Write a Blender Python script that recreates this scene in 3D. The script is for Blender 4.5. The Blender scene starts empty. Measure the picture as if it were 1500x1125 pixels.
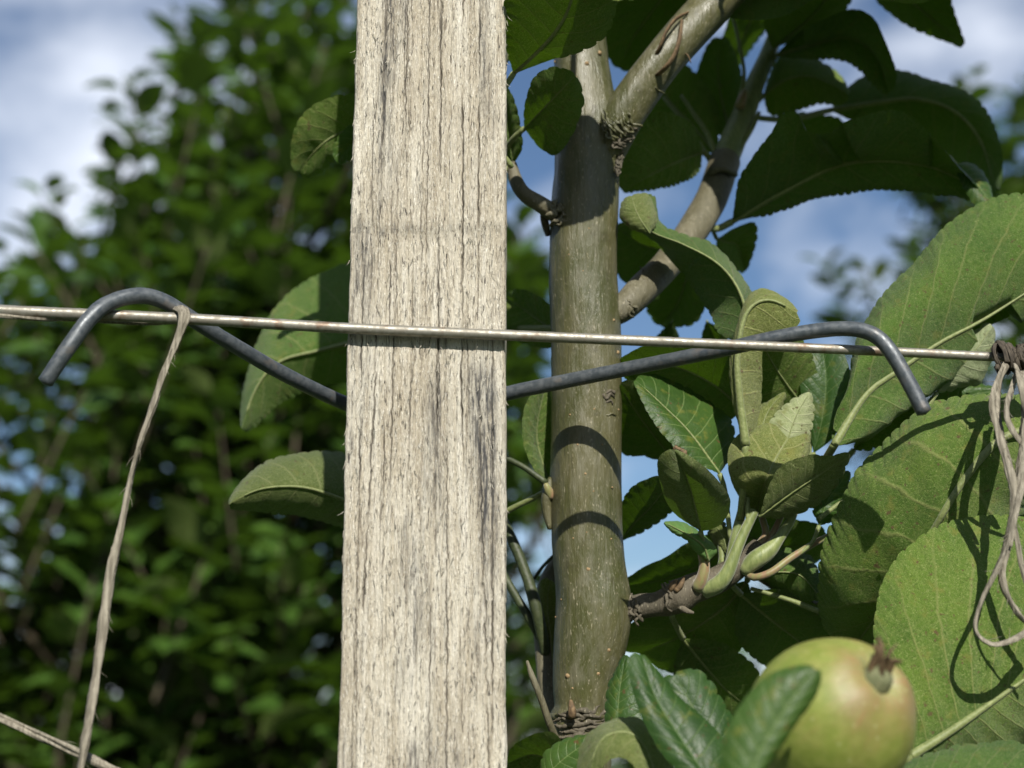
import bpy, math, random
import numpy as np
from mathutils import Vector, Matrix

random.seed(7); rng = np.random.default_rng(7)
scene = bpy.context.scene
COL = scene.collection
# ------------------------------------------------------------------ camera
F = 2300.0                       # focal length in photo pixels (photo is 1500 x 1125)
PITCH = math.radians(13.4)
CAM = Vector((0, 0, 1.5))
D0 = 0.38                        # camera to the stake's front face, metres
FWD = Vector((0, math.cos(PITCH), math.sin(PITCH)))
UPV = Vector((0, -math.sin(PITCH), math.cos(PITCH)))
cam_d = bpy.data.cameras.new('camera'); cam = bpy.data.objects.new('camera', cam_d); COL.objects.link(cam)
cam.location = CAM; cam.rotation_euler = (math.pi/2 + PITCH, 0, 0)
cam_d.sensor_width = 36; cam_d.lens = F/1500*36
cam_d.clip_start = 0.02; cam_d.clip_end = 2000
cam_d.dof.use_dof = True; cam_d.dof.focus_distance = 0.412; cam_d.dof.aperture_fstop = 13
scene.camera = cam
# ------------------------------------------------------------------ sun and sky
EL, AZ = math.radians(38), math.radians(11)        # sun behind the camera, a little to the right
SUN = Vector((math.sin(AZ)*math.cos(EL), -math.cos(AZ)*math.cos(EL), math.sin(EL)))
sd = bpy.data.lights.new('sun', 'SUN'); so = bpy.data.objects.new('sun', sd); COL.objects.link(so)
sd.energy = 5.0; sd.angle = math.radians(0.53); sd.color = (1.0, 0.95, 0.87)
so.rotation_euler = SUN.to_track_quat('Z', 'Y').to_euler(); so.location = (0, -2, 5)
world = bpy.data.worlds.new('World'); scene.world = world; world.use_nodes = True
wn, wl = world.node_tree.nodes, world.node_tree.links
bgn = wn['Background']; bgn.inputs['Strength'].default_value = 0.062
sky = wn.new('ShaderNodeTexSky'); sky.sky_type = 'NISHITA'; sky.sun_disc = False
sky.sun_elevation = EL; sky.sun_rotation = math.pi - AZ
sky.air_density = 1.0; sky.dust_density = 0.6; sky.ozone_density = 4.5
wtc = wn.new('ShaderNodeTexCoord'); wmp = wn.new('ShaderNodeMapping')
wmp.inputs['Location'].default_value = (2.1, 0.9, 0.88); wmp.inputs['Scale'].default_value = (1.0, 1.0, 1.5)
wl.new(wtc.outputs['Generated'], wmp.inputs['Vector'])
wno = wn.new('ShaderNodeTexNoise'); wno.inputs['Scale'].default_value = 4.2; wno.inputs['Detail'].default_value = 7
wno.inputs['Roughness'].default_value = 0.52; wno.inputs['Distortion'].default_value = 0.25
wl.new(wmp.outputs['Vector'], wno.inputs['Vector'])
wrp = wn.new('ShaderNodeValToRGB'); wrp.color_ramp.elements[0].position = 0.47; wrp.color_ramp.elements[1].position = 0.72
wl.new(wno.outputs['Fac'], wrp.inputs['Fac'])
wmx = wn.new('ShaderNodeMix'); wmx.data_type = 'RGBA'
wl.new(wrp.outputs['Color'], wmx.inputs['Factor']); wl.new(sky.outputs['Color'], wmx.inputs[6])
wmx.inputs[7].default_value = (10.2, 10.9, 12.3, 1)
wl.new(wmx.outputs[2], bgn.inputs['Color'])
# ------------------------------------------------------------------ exposure
scene.view_settings.view_transform = 'Standard'; scene.view_settings.look = 'None'
scene.view_settings.gamma = 1; scene.view_settings.exposure = 0.62
scene.render.engine = 'CYCLES'
scene.cycles.use_denoising = True
scene.cycles.max_bounces = 5; scene.cycles.diffuse_bounces = 3; scene.cycles.glossy_bounces = 2; scene.cycles.transmission_bounces = 4; scene.cycles.transparent_max_bounces = 4

# ================================================================== helpers
def ray(px, py):
    return FWD + Vector((1, 0, 0))*((px-750)/F) + UPV*((562.5-py)/F)
def P(px, py, z):
    """photo pixel + centimetres behind the stake's front face -> world point"""
    d = ray(px, py); return CAM + d*((D0+z/100)/d.y)
def PY(px, py, Y):
    d = ray(px, py); return CAM + d*(Y/d.y)
def depth(p): return (p-CAM).dot(FWD)
def crom(pts, n, closed=False):
    """Catmull-Rom through pts (any dimension), n samples uniform in arc length"""
    pts = np.array([tuple(p) for p in pts], float)
    if len(pts) == 2:
        t = np.linspace(0, 1, n)[:, None]; return pts[0]*(1-t)+pts[1]*t
    ext = np.vstack([2*pts[0]-pts[1], pts, 2*pts[-1]-pts[-2]])
    out = []
    m = 24
    for i in range(1, len(ext)-2):
        p0, p1, p2, p3 = ext[i-1:i+3]
        t = np.linspace(0, 1, m, endpoint=False)[:, None]
        out.append(0.5*((2*p1)+(-p0+p2)*t+(2*p0-5*p1+4*p2-p3)*t**2+(-p0+3*p1-3*p2+p3)*t**3))
    out = np.vstack(out+[pts[-1:]])
    L = np.r_[0, np.cumsum(np.linalg.norm(np.diff(out[:, :3], axis=0), axis=1))]
    s = np.linspace(0, L[-1], n)
    return np.stack([np.interp(s, L, out[:, k]) for k in range(out.shape[1])], 1)

def _h(ix, iy, iz):
    n = (ix*374761393 + iy*668265263 + iz*2147483647 % 1013904223) & 0xFFFFFFFF
    n = ((n ^ (n >> 13))*1274126177) & 0xFFFFFFFF
    n = ((n ^ (n >> 16))*2246822519) & 0xFFFFFFFF
    return ((n ^ (n >> 15)) & 0xFFFF)/65535.0
def vnoise(x, y, z=0.0):
    x, y, z = np.broadcast_arrays(np.asarray(x, float), np.asarray(y, float), np.asarray(z, float))
    ix, iy, iz = (np.floor(a).astype(np.int64) for a in (x, y, z))
    fx, fy, fz = x-ix, y-iy, z-iz
    fx, fy, fz = (f*f*(3-2*f) for f in (fx, fy, fz))
    r = 0
    for dx in (0, 1):
        for dy in (0, 1):
            for dz in (0, 1):
                r = r + _h(ix+dx, iy+dy, iz+dz)*(fx if dx else 1-fx)*(fy if dy else 1-fy)*(fz if dz else 1-fz)
    return r*2-1
def fbm(x, y, z=0.0, o=4):
    r, a = 0, 0.5
    for k in range(o):
        r = r+a*vnoise(x+17.3*k, y+5.1*k, z+9.7*k); x, y, z, a = x*2.03, y*2.03, z*2.03, a*.5
    return r

def new_obj(name, me, parent=None, mat=None):
    o = bpy.data.objects.new(name, me); COL.objects.link(o)
    if mat is not None:
        for m in (mat if isinstance(mat, (list, tuple)) else [mat]): me.materials.append(m)
    if parent is not None: o.parent = parent
    return o
ORI = {}
def worldpos(o):
    p = Vector((0, 0, 0))
    while o is not None: p += o.location; o = o.parent
    return p
def mesh_obj(name, V, Fc, mat, parent=None, uv=None, attr=None, smooth=True):
    V = np.asarray(V, float)
    if parent is not None: V = V-np.array(worldpos(parent))
    me = bpy.data.meshes.new(name)
    if isinstance(Fc, np.ndarray): Fc = Fc.tolist()
    me.from_pydata(V.tolist(), [], Fc)
    if smooth: me.polygons.foreach_set('use_smooth', [True]*len(me.polygons))
    if uv is not None:
        uv = np.asarray(uv, float); l = me.uv_layers.new(name='UVMap')
        li = np.zeros(len(me.loops), np.int32); me.loops.foreach_get('vertex_index', li)
        l.data.foreach_set('uv', uv[li].ravel())
    if attr:
        for k, v in attr.items():
            a = me.attributes.new(k, 'FLOAT', 'POINT'); a.data.foreach_set('value', np.asarray(v, float))
    me.update()
    return new_obj(name, me, parent, mat)
def grid_faces(n, m, wrap=False):
    i = np.arange(n-1)[:, None]; j = np.arange(m if wrap else m-1)[None, :]
    a = i*m+j; b = i*m+(j+1) % m; c = (i+1)*m+(j+1) % m; d = (i+1)*m+j
    return np.stack([a+0*b, b+0*a, c+0*a, d+0*b], -1).reshape(-1, 4)
def tube_data(ctrl, segs=16, step=None, n=None, disp=None, flat=1.0, cap=True, twist=0.0, rot0=0.0):
    """ctrl rows (x,y,z,r) in world metres"""
    ctrl = np.array(ctrl, float)
    L = np.linalg.norm(np.diff(ctrl[:, :3], axis=0), axis=1).sum()
    if n is None: n = max(6, int(L/step)) if step else max(12, 8*len(ctrl))
    c = crom(ctrl, n); pts, r = c[:, :3], c[:, 3]
    T = np.gradient(pts, axis=0); T /= np.linalg.norm(T, axis=1)[:, None]+1e-12
    up = np.array([0, -1, .05]) if abs(T[0][1]) < .9 else np.array([1, 0, 0])
    N = np.zeros_like(T); v = up-T[0]*up.dot(T[0]); N[0] = v/np.linalg.norm(v)
    for i in range(1, n):
        v = N[i-1]-T[i]*N[i-1].dot(T[i]); N[i] = v/(np.linalg.norm(v)+1e-12)
    B = np.cross(T, N)
    th = np.linspace(0, 2*math.pi, segs, endpoint=False)
    s = np.linspace(0, L, n)
    R = r[:, None]*np.ones((n, segs))
    if disp is not None: R = R+disp(s[:, None], th[None, :], r[:, None])
    tw = twist*s[:, None]+rot0
    a, b = np.cos(th)[None, :]*R, np.sin(th)[None, :]*R*flat
    A = a*np.cos(tw)-b*np.sin(tw); Bq = a*np.sin(tw)+b*np.cos(tw)
    V = pts[:, None, :]+A[..., None]*N[:, None, :]+Bq[..., None]*B[:, None, :]
    V = V.reshape(-1, 3); Fc = grid_faces(n, segs, True)[:, ::-1].tolist()
    uv = np.stack(np.broadcast_arrays(s[:, None], th[None, :]/(2*math.pi)), -1).reshape(-1, 2)
    if cap:
        k = len(V); V = np.vstack([V, pts[0]-T[0]*r[0]*.35, pts[-1]+T[-1]*r[-1]*.35])
        uv = np.vstack([uv, uv[:1], uv[-1:]])
        for j in range(segs):
            Fc.append([k, j, (j+1) % segs]); Fc.append([k+1, (n-1)*segs+(j+1) % segs, (n-1)*segs+j])
    return V, Fc, uv
def px_ctrl(rows):
    """rows (px, py, z_cm, width_px) -> world (x,y,z,r)"""
    out = []
    for x, y, z, w in rows:
        p = P(x, y, z); out.append((*p, w/2*depth(p)/F))
    return out
def ptube(name, rows, mat, parent=None, **k):
    V, Fc, uv = tube_data(px_ctrl(rows), **k)
    return mesh_obj(name, V, Fc, mat, parent, uv)
def merge(parts):
    Vs, Fs, Us, k = [], [], [], 0
    for V, Fc, uv in parts:
        Vs.append(V); Fs += [[i+k for i in f] for f in Fc]; Us.append(uv); k += len(V)
    return np.vstack(Vs), Fs, np.vstack(Us)
def thing(name, label, cat, loc=(0, 0, 0), group=None):
    o = bpy.data.objects.new(name, None); COL.objects.link(o); o.location = loc
    o.empty_display_size = .05
    tag(o, label, cat, group); return o
def tag(o, label, cat, group=None, kind=None):
    if label: o['label'] = label
    if cat: o['category'] = cat
    if group: o['group'] = group
    if kind: o['kind'] = kind
    return o

# ================================================================== materials
class NB:
    def __init__(s, name):
        s.m = bpy.data.materials.new(name); s.m.use_nodes = True
        s.n, s.l = s.m.node_tree.nodes, s.m.node_tree.links
        s.b = s.n['Principled BSDF']; s.out = s.n['Material Output']
    def node(s, t, **k):
        n = s.n.new('ShaderNode'+t)
        for a, v in k.items(): setattr(n, a, v)
        return n
    def set(s, n, **k):
        for a, v in k.items():
            i = n.inputs[a.replace('_', ' ')]
            if isinstance(v, bpy.types.NodeSocket): s.l.new(v, i)
            else: i.default_value = v
        return n
    def coord(s, kind='Object', scale=(1, 1, 1), loc=(0, 0, 0)):
        tc = s.node('TexCoord'); mp = s.node('Mapping')
        s.l.new(tc.outputs[kind], mp.inputs['Vector']); mp.inputs['Scale'].default_value = scale; mp.inputs['Location'].default_value = loc
        return mp.outputs['Vector']
    def noise(s, vec, scale=5, detail=4, rough=.5, dist=0):
        n = s.node('TexNoise'); s.l.new(vec, n.inputs['Vector'])
        s.set(n, Scale=scale, Detail=detail, Roughness=rough, Distortion=dist); return n.outputs['Fac']
    def voro(s, vec, scale=5, feature='DISTANCE_TO_EDGE'):
        n = s.node('TexVoronoi', feature=feature); s.l.new(vec, n.inputs['Vector']); s.set(n, Scale=scale); return n.outputs['Distance']
    def ramp(s, fac, stops):
        n = s.node('ValToRGB'); e = n.color_ramp.elements
        while len(e) < len(stops): e.new(.5)
        for i, (p, c) in enumerate(stops):
            e[i].position = p; e[i].color = (*c, 1) if len(c) == 3 else c
        s.l.new(fac, n.inputs['Fac']); return n.outputs['Color']
    def rng(s, fac, a, b, c=0., d=1.):
        n = s.node('MapRange'); n.clamp = True; n.interpolation_type = 'SMOOTHSTEP'
        s.l.new(fac, n.inputs[0])
        for i, v in enumerate((a, b, c, d)): n.inputs[i+1].default_value = v
        return n.outputs[0]
    def math(s, op, a, b=None):
        n = s.node('Math', operation=op)
        for i, v in enumerate((a, b)):
            if v is None: continue
            if isinstance(v, bpy.types.NodeSocket): s.l.new(v, n.inputs[i])
            else: n.inputs[i].default_value = v
        return n.outputs[0]
    def mix(s, fac, a, b, mode='MIX'):
        n = s.node('Mix', data_type='RGBA', blend_type=mode)
        for i, v in ((0, fac), (6, a), (7, b)):
            if isinstance(v, bpy.types.NodeSocket): s.l.new(v, n.inputs[i])
            else: n.inputs[i].default_value = v if i == 0 else ((*v, 1) if len(v) == 3 else v)
        return n.outputs[2]
    def bump(s, h, strength=.3, dist=.001, prev=None):
        n = s.node('Bump'); s.l.new(h, n.inputs['Height']); s.set(n, Strength=strength, Distance=dist)
        if prev is not None: s.l.new(prev, n.inputs['Normal'])
        return n.outputs['Normal']
    def base(s, color=None, rough=None, normal=None, **k):
        if color is not None: s.set(s.b, Base_Color=color if isinstance(color, bpy.types.NodeSocket) else (*color, 1))
        if rough is not None: s.set(s.b, Roughness=rough)
        if normal is not None: s.l.new(normal, s.b.inputs['Normal'])
        for a, v in k.items(): s.set(s.b, **{a: v})
        return s.m

def m_wood():
    a = NB('weathered_wood')
    g = a.noise(a.coord(scale=(1, 1, .03)), 2600, 6, .7)              # fine grain
    g2 = a.noise(a.coord(scale=(1, 1, .045)), 520, 5, .65, .3)        # broader streaks
    sp = a.noise(a.coord(scale=(1, 1, .11)), 2500, 3, .7, .6)        # short dark flecks
    sp2 = a.noise(a.coord(scale=(1, 1, .09)), 1500, 4, .7, .4)        # longer grey flecks
    wl_ = a.noise(a.coord(scale=(1, 1, .25)), 3000, 3, .7)            # pale raised fibres
    bl = a.noise(a.coord(scale=(1, 1, .3)), 70, 4, .6)                # slow patches
    c = a.ramp(g2, [(.28, (.33, .29, .22)), (.42, (.53, .48, .375)), (.54, (.63, .59, .485)), (.72, (.72, .685, .59))])
    c = a.mix(a.rng(bl, .42, .70, 0, .6), c, (.38, .325, .235))
    c = a.mix(a.rng(g, .54, .68, 0, .55), c, (.24, .20, .145))
    c = a.mix(a.rng(wl_, .55, .66, 0, .75), c, (.80, .77, .68))
    c = a.mix(a.rng(sp2, .57, .66, 0, .75), c, (.17, .145, .11))
    c = a.mix(a.rng(sp, .58, .65, 0, .9), c, (.06, .052, .045))
    at = a.node('Attribute', attribute_name='grime')
    c = a.mix(a.math('MULTIPLY', at.outputs['Fac'], a.rng(g, .3, .6, .7, 1.)), c, (.06, .048, .038))
    st = a.node('Attribute', attribute_name='stain')
    c = a.mix(a.math('MULTIPLY', st.outputs['Fac'], a.rng(sp2, .38, .60, .2, 1.)), c, (.075, .075, .075))
    n = a.bump(g, .9, .0010); n = a.bump(sp2, .6, .0009, n); n = a.bump(wl_, .8, .0006, n)
    return a.base(c, .82, n, Specular_IOR_Level=.2)
def m_metal(name, c1, c2, c3, metal, rough, sc=700):
    a = NB(name)
    v = a.coord('Object', (1, 1, 1)); n1 = a.noise(v, sc, 4, .6); n2 = a.noise(v, 140, 3, .6)
    fl = a.noise(a.coord('UV', (60, 5, 1)), 8, 4, .65)
    c = a.mix(a.rng(n1, .35, .65), c1, c2); c = a.mix(a.rng(n2, .55, .68, 0, .8), c, c3)
    c = a.mix(a.rng(fl, .5, .72, 0, .5), c, c2)
    return a.base(c, a.rng(n1, .3, .7, rough-.08, rough+.14), a.bump(fl, .2, .0002, a.bump(n1, .25, .00015)), Metallic=metal)
def m_bark(name, c_green, c_mid, c_grey, gloss=.5, grey=.5):
    a = NB(name)
    st = a.noise(a.coord(scale=(1, 1, .12)), 1300, 5, .65)
    st2 = a.noise(a.coord(scale=(1, 1, .3)), 420, 4, .6)
    bl = a.noise(a.coord(scale=(1, 1, .4)), 75, 4, .55, .5)
    fl = a.noise(a.coord(scale=(1, 1, .35)), 2100, 2, .5)
    c = a.mix(a.rng(bl, .38, .62), c_green, c_mid)
    c = a.mix(a.rng(st2, .42, .7, 0, grey), c, c_grey)
    c = a.mix(a.rng(st, .56, .74, 0, .4), c, tuple(min(1, x*1.5+.02) for x in c_grey))
    c = a.mix(a.rng(st, .46, .3, 0, .4), c, tuple(x*.45 for x in c_mid))
    pt = a.noise(a.coord(scale=(1, 1, .6), loc=(.3, .1, .7)), 190, 5, .7, .8)
    c = a.mix(a.rng(pt, .54, .66, 0, .6), c, tuple(x*.55 for x in c_mid)); c = a.mix(a.rng(pt, .42, .32, 0, .6), c, tuple(x*.95 for x in c_grey))
    c = a.mix(a.rng(fl, .63, .72, 0, .55), c, (.30, .27, .19))
    n = a.bump(st, .55, .0007); n = a.bump(bl, .4, .002, n)
    return a.base(c, a.rng(st2, .3, .7, gloss-.1, gloss+.15), n, Specular_IOR_Level=.45)
def m_plain(name, c1, c2, sc=500, rough=.6, bumpd=.0004, stretch=(1, 1, 1), spec=.4, sheen=0):
    a = NB(name); n1 = a.noise(a.coord(scale=stretch), sc, 4, .6); n2 = a.noise(a.coord(), sc*.22, 3, .5)
    c = a.mix(a.rng(n1, .35, .65), c1, c2); c = a.mix(a.rng(n2, .3, .7, 0, .35), c, tuple(x*.55 for x in c1))
    return a.base(c, rough, a.bump(n1, .5, bumpd), Specular_IOR_Level=spec, Sheen_Weight=sheen)

def m_leaf(name, up, up2, un, un2, vein_un, trans, tw_u=.30, tw_n=.30, nv=9, fuzz=.5):
    """upper and lower side of one leaf sheet; UV = (along, 0.5 + across/2)"""
    a = NB(name); geo = a.node('NewGeometry'); back = geo.outputs['Backfacing']
    uvn = a.node('UVMap', uv_map='UVMap'); sx = a.node('SeparateXYZ'); a.l.new(uvn.outputs['UV'], sx.inputs[0])
    u = sx.outputs['X']; v = a.math('ABSOLUTE', a.math('MULTIPLY', a.math('SUBTRACT', sx.outputs['Y'], .5), 2.))
    ob = a.coord(); wob = a.noise(ob, 160, 2, .5)
    ph = a.math('MULTIPLY', a.math('ADD', a.math('SUBTRACT', u, a.math('MULTIPLY', v, .17)), a.math('MULTIPLY', a.math('SUBTRACT', wob, .5), .03)), nv)
    dist = a.math('ABSOLUTE', a.math('SUBTRACT', ph, a.math('ROUND', ph)))
    lat = a.math('MULTIPLY', a.rng(dist, .0, .07, 1, 0), a.rng(v, .5, 1.0, 1, .35))
    mid = a.rng(v, .008, .035, 1, 0)
    vein = a.math('MAXIMUM', lat, mid)
    net = a.rng(a.voro(ob, 420), .0, .16, 1, 0)                       # small vein network
    net2 = a.rng(a.voro(ob, 1100), .0, .16, 1, 0)
    hair = a.noise(a.coord(scale=(1, .6, 1)), 2300, 4, .75, 1.6)
    big = a.noise(ob, 70, 3, .5)
    oi = a.node('ObjectInfo').outputs['Random']
    cu = a.mix(a.rng(big, .3, .7), up, up2)
    cu = a.mix(a.math('MULTIPLY', net, .12), cu, tuple(x*1.7 for x in up2))
    cu = a.mix(a.math('MULTIPLY', vein, .38), cu, (.20, .27, .10))
    cn = a.mix(a.rng(big, .3, .7), un, un2)
    cn = a.mix(a.math('MULTIPLY', net, .16), cn, vein_un)
    cn = a.mix(a.math('MULTIPLY', a.rng(hair, .52, .66), fuzz), cn, tuple(x*1.25+.02 for x in vein_un))
    cn = a.mix(a.math('MULTIPLY', a.rng(hair, .48, .34), fuzz*.8), cn, tuple(x*.38 for x in un))
    cn = a.mix(a.math('MULTIPLY', vein, .8), cn, vein_un)
    col = a.mix(back, cu, cn)
    ws = a.noise(ob, 260, 4, .6); sk = a.noise(a.coord(loc=(3, 1, 2)), 620, 2, .5)
    col = a.mix(a.rng(ws, .54, .72, 0, .55), col, (.13, .135, .025)); col = a.mix(a.rng(sk, .66, .72, 0, .85), col, (.075, .045, .018))
    hs = a.node('HueSaturation'); a.l.new(col, hs.inputs['Color'])
    a.l.new(a.rng(oi, 0, 1, .8, 1.2), hs.inputs['Value']); a.l.new(a.rng(oi, 0, 1, .512, .49), hs.inputs['Hue'])
    h = a.math('ADD', a.math('MULTIPLY', vein, -.6), a.math('ADD', a.math('MULTIPLY', net, -.22), a.math('MULTIPLY', net2, -.12)))
    h = a.math('ADD', h, a.math('MULTIPLY', a.math('MULTIPLY', hair, back), -1.6))
    h = a.math('MULTIPLY', h, a.math('ADD', .35, a.math('MULTIPLY', back, .65)))
    nrm = a.bump(h, .6, .0006)
    rough = a.math('ADD', a.math('MULTIPLY', back, .26), a.rng(wob, .3, .7, .40, .52))
    a.base(hs.outputs['Color'], rough, nrm, Specular_IOR_Level=.24)
    a.l.new(a.math('MULTIPLY', back, fuzz*.12), a.b.inputs['Sheen Weight'])
    tr = a.node('BsdfTranslucent'); a.l.new(nrm, tr.inputs['Normal'])
    tc = a.mix(a.math('MULTIPLY', vein, .55), trans, tuple(x*.45 for x in trans))
    tc = a.mix(a.math('MULTIPLY', net, .25), tc, tuple(x*.55 for x in trans)); a.l.new(tc, tr.inputs['Color'])
    ms = a.node('MixShader'); a.l.new(a.math('ADD', tw_u, a.math('MULTIPLY', back, tw_n-tw_u)), ms.inputs[0])
    a.l.new(a.b.outputs[0], ms.inputs[1]); a.l.new(tr.outputs[0], ms.inputs[2]); a.l.new(ms.outputs[0], a.out.inputs['Surface'])
    return a.m
WOOD = m_wood()
WIRE = m_metal('galvanised_wire', (.25, .24, .205), (.18, .165, .13), (.14, .085, .05), .45, .42)
ROD = m_metal('dark_steel_rod', (.048, .058, .066), (.075, .085, .092), (.11, .10, .09), .25, .42)
BARK = m_bark('apple_bark', (.048, .052, .016), (.082, .077, .034), (.11, .105, .066), .37, .45)
BARK2 = m_bark('grey_bark', (.075, .068, .036), (.105, .094, .056), (.15, .14, .095), .6, .5)
BARKD = m_bark('rough_bark', (.055, .048, .030), (.085, .072, .048), (.12, .105, .075), .75, .4)
LENT = m_plain('lenticel_cork', (.20, .135, .065), (.30, .21, .11), 1500, .8)
GREENST = m_plain('green_shoot', (.12, .155, .042), (.19, .22, .075), 900, .5, .0003, (1, 1, .3), .4, .3)
REDST = m_plain('reddish_shoot', (.21, .125, .065), (.17, .175, .06), 500, .5, .0003, (1, 1, .3), .4, .3)
PETI = m_plain('petiole_green', (.125, .155, .045), (.19, .215, .08), 1200, .55, .0003, (1, 1, 1), .35, .15)
DRY = m_plain('dry_brown', (.075, .048, .024), (.16, .105, .052), 900, .8)
TWINE = m_plain('raffia_twine', (.13, .115, .085), (.27, .245, .19), 1500, .75, .0005, (1, 1, .06), .3)
SHADETW = m_plain('shaded_twine', (.045, .038, .03), (.09, .075, .055), 1500, .85, .0005, (1, 1, .2), .2)  # twine darkened in colour to paint in the shade on the right knot
DKST = m_plain('dark_stem', (.028, .040, .014), (.05, .062, .024), 700, .55)
LEAF = m_leaf('apple_leaf', (.021, .050, .009), (.034, .072, .014), (.040, .092, .007), (.070, .132, .012), (.15, .18, .052), (.12, .25, .004), .22, .20, 9, .95)
YOUNG = m_leaf('young_leaf', (.06, .13, .035), (.09, .17, .05), (.085, .115, .022), (.115, .142, .034), (.20, .215, .08), (.14, .27, .015), .24, .18, 8, .9)
PALE = m_leaf('pale_leaf', (.17, .24, .10), (.25, .31, .16), (.25, .30, .14), (.32, .36, .20), (.4, .42, .26), (.25, .36, .08), .25, .25, 7, .5)
def m_bgleaf():
    a = NB('distant_leaf'); oi = a.node('ObjectInfo').outputs['Random']; nz = a.noise(a.coord('Object'), 9, 1, .5)
    back = a.node('NewGeometry').outputs['Backfacing']
    c = a.mix(back, a.mix(a.rng(nz, .35, .65), (.026, .066, .010), (.060, .118, .017)), (.09, .128, .028))
    a.base(c, a.math('ADD', .42, a.math('MULTIPLY', back, .3)), None, Specular_IOR_Level=.45)
    tr = a.node('BsdfTranslucent'); tr.inputs['Color'].default_value = (.09, .18, .012, 1)
    ms = a.node('MixShader'); ms.inputs[0].default_value = .25
    a.l.new(a.b.outputs[0], ms.inputs[1]); a.l.new(tr.outputs[0], ms.inputs[2]); a.l.new(ms.outputs[0], a.out.inputs['Surface'])
    return a.m
BGLEAF = m_bgleaf()
TWIG = m_plain('brown_twig', (.045, .036, .02), (.075, .06, .035), 120, .8)

# ================================================================== ground
def m_ground():
    a = NB('grass_ground'); c = a.coord(); n = a.noise(c, 3, 5, .6); f = a.noise(c, 90, 4, .7)
    col = a.mix(a.rng(n, .3, .7), (.035, .075, .018), (.07, .10, .03)); col = a.mix(a.rng(f, .5, .75, 0, .6), col, (.11, .12, .05))
    return a.base(col, .9, a.bump(f, .8, .03))
n = 41
gx = np.sinh(np.linspace(-6.5, 6.5, n)); gx = gx/gx.max()*900
X, Y = np.meshgrid(gx, gx, indexing='ij')
Z = fbm(X*.8, Y*.8)*.05*np.exp(-(X**2+Y**2)/400)-.02
g = mesh_obj('ground', np.stack([X, Y, Z], -1).reshape(-1, 3), grid_faces(n, n)[:, ::1], m_ground())
g.data.flip_normals() if g.data.polygons[0].normal.z < 0 else None
tag(g, 'grassy orchard ground stretching to the horizon', None, kind='structure')

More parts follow.
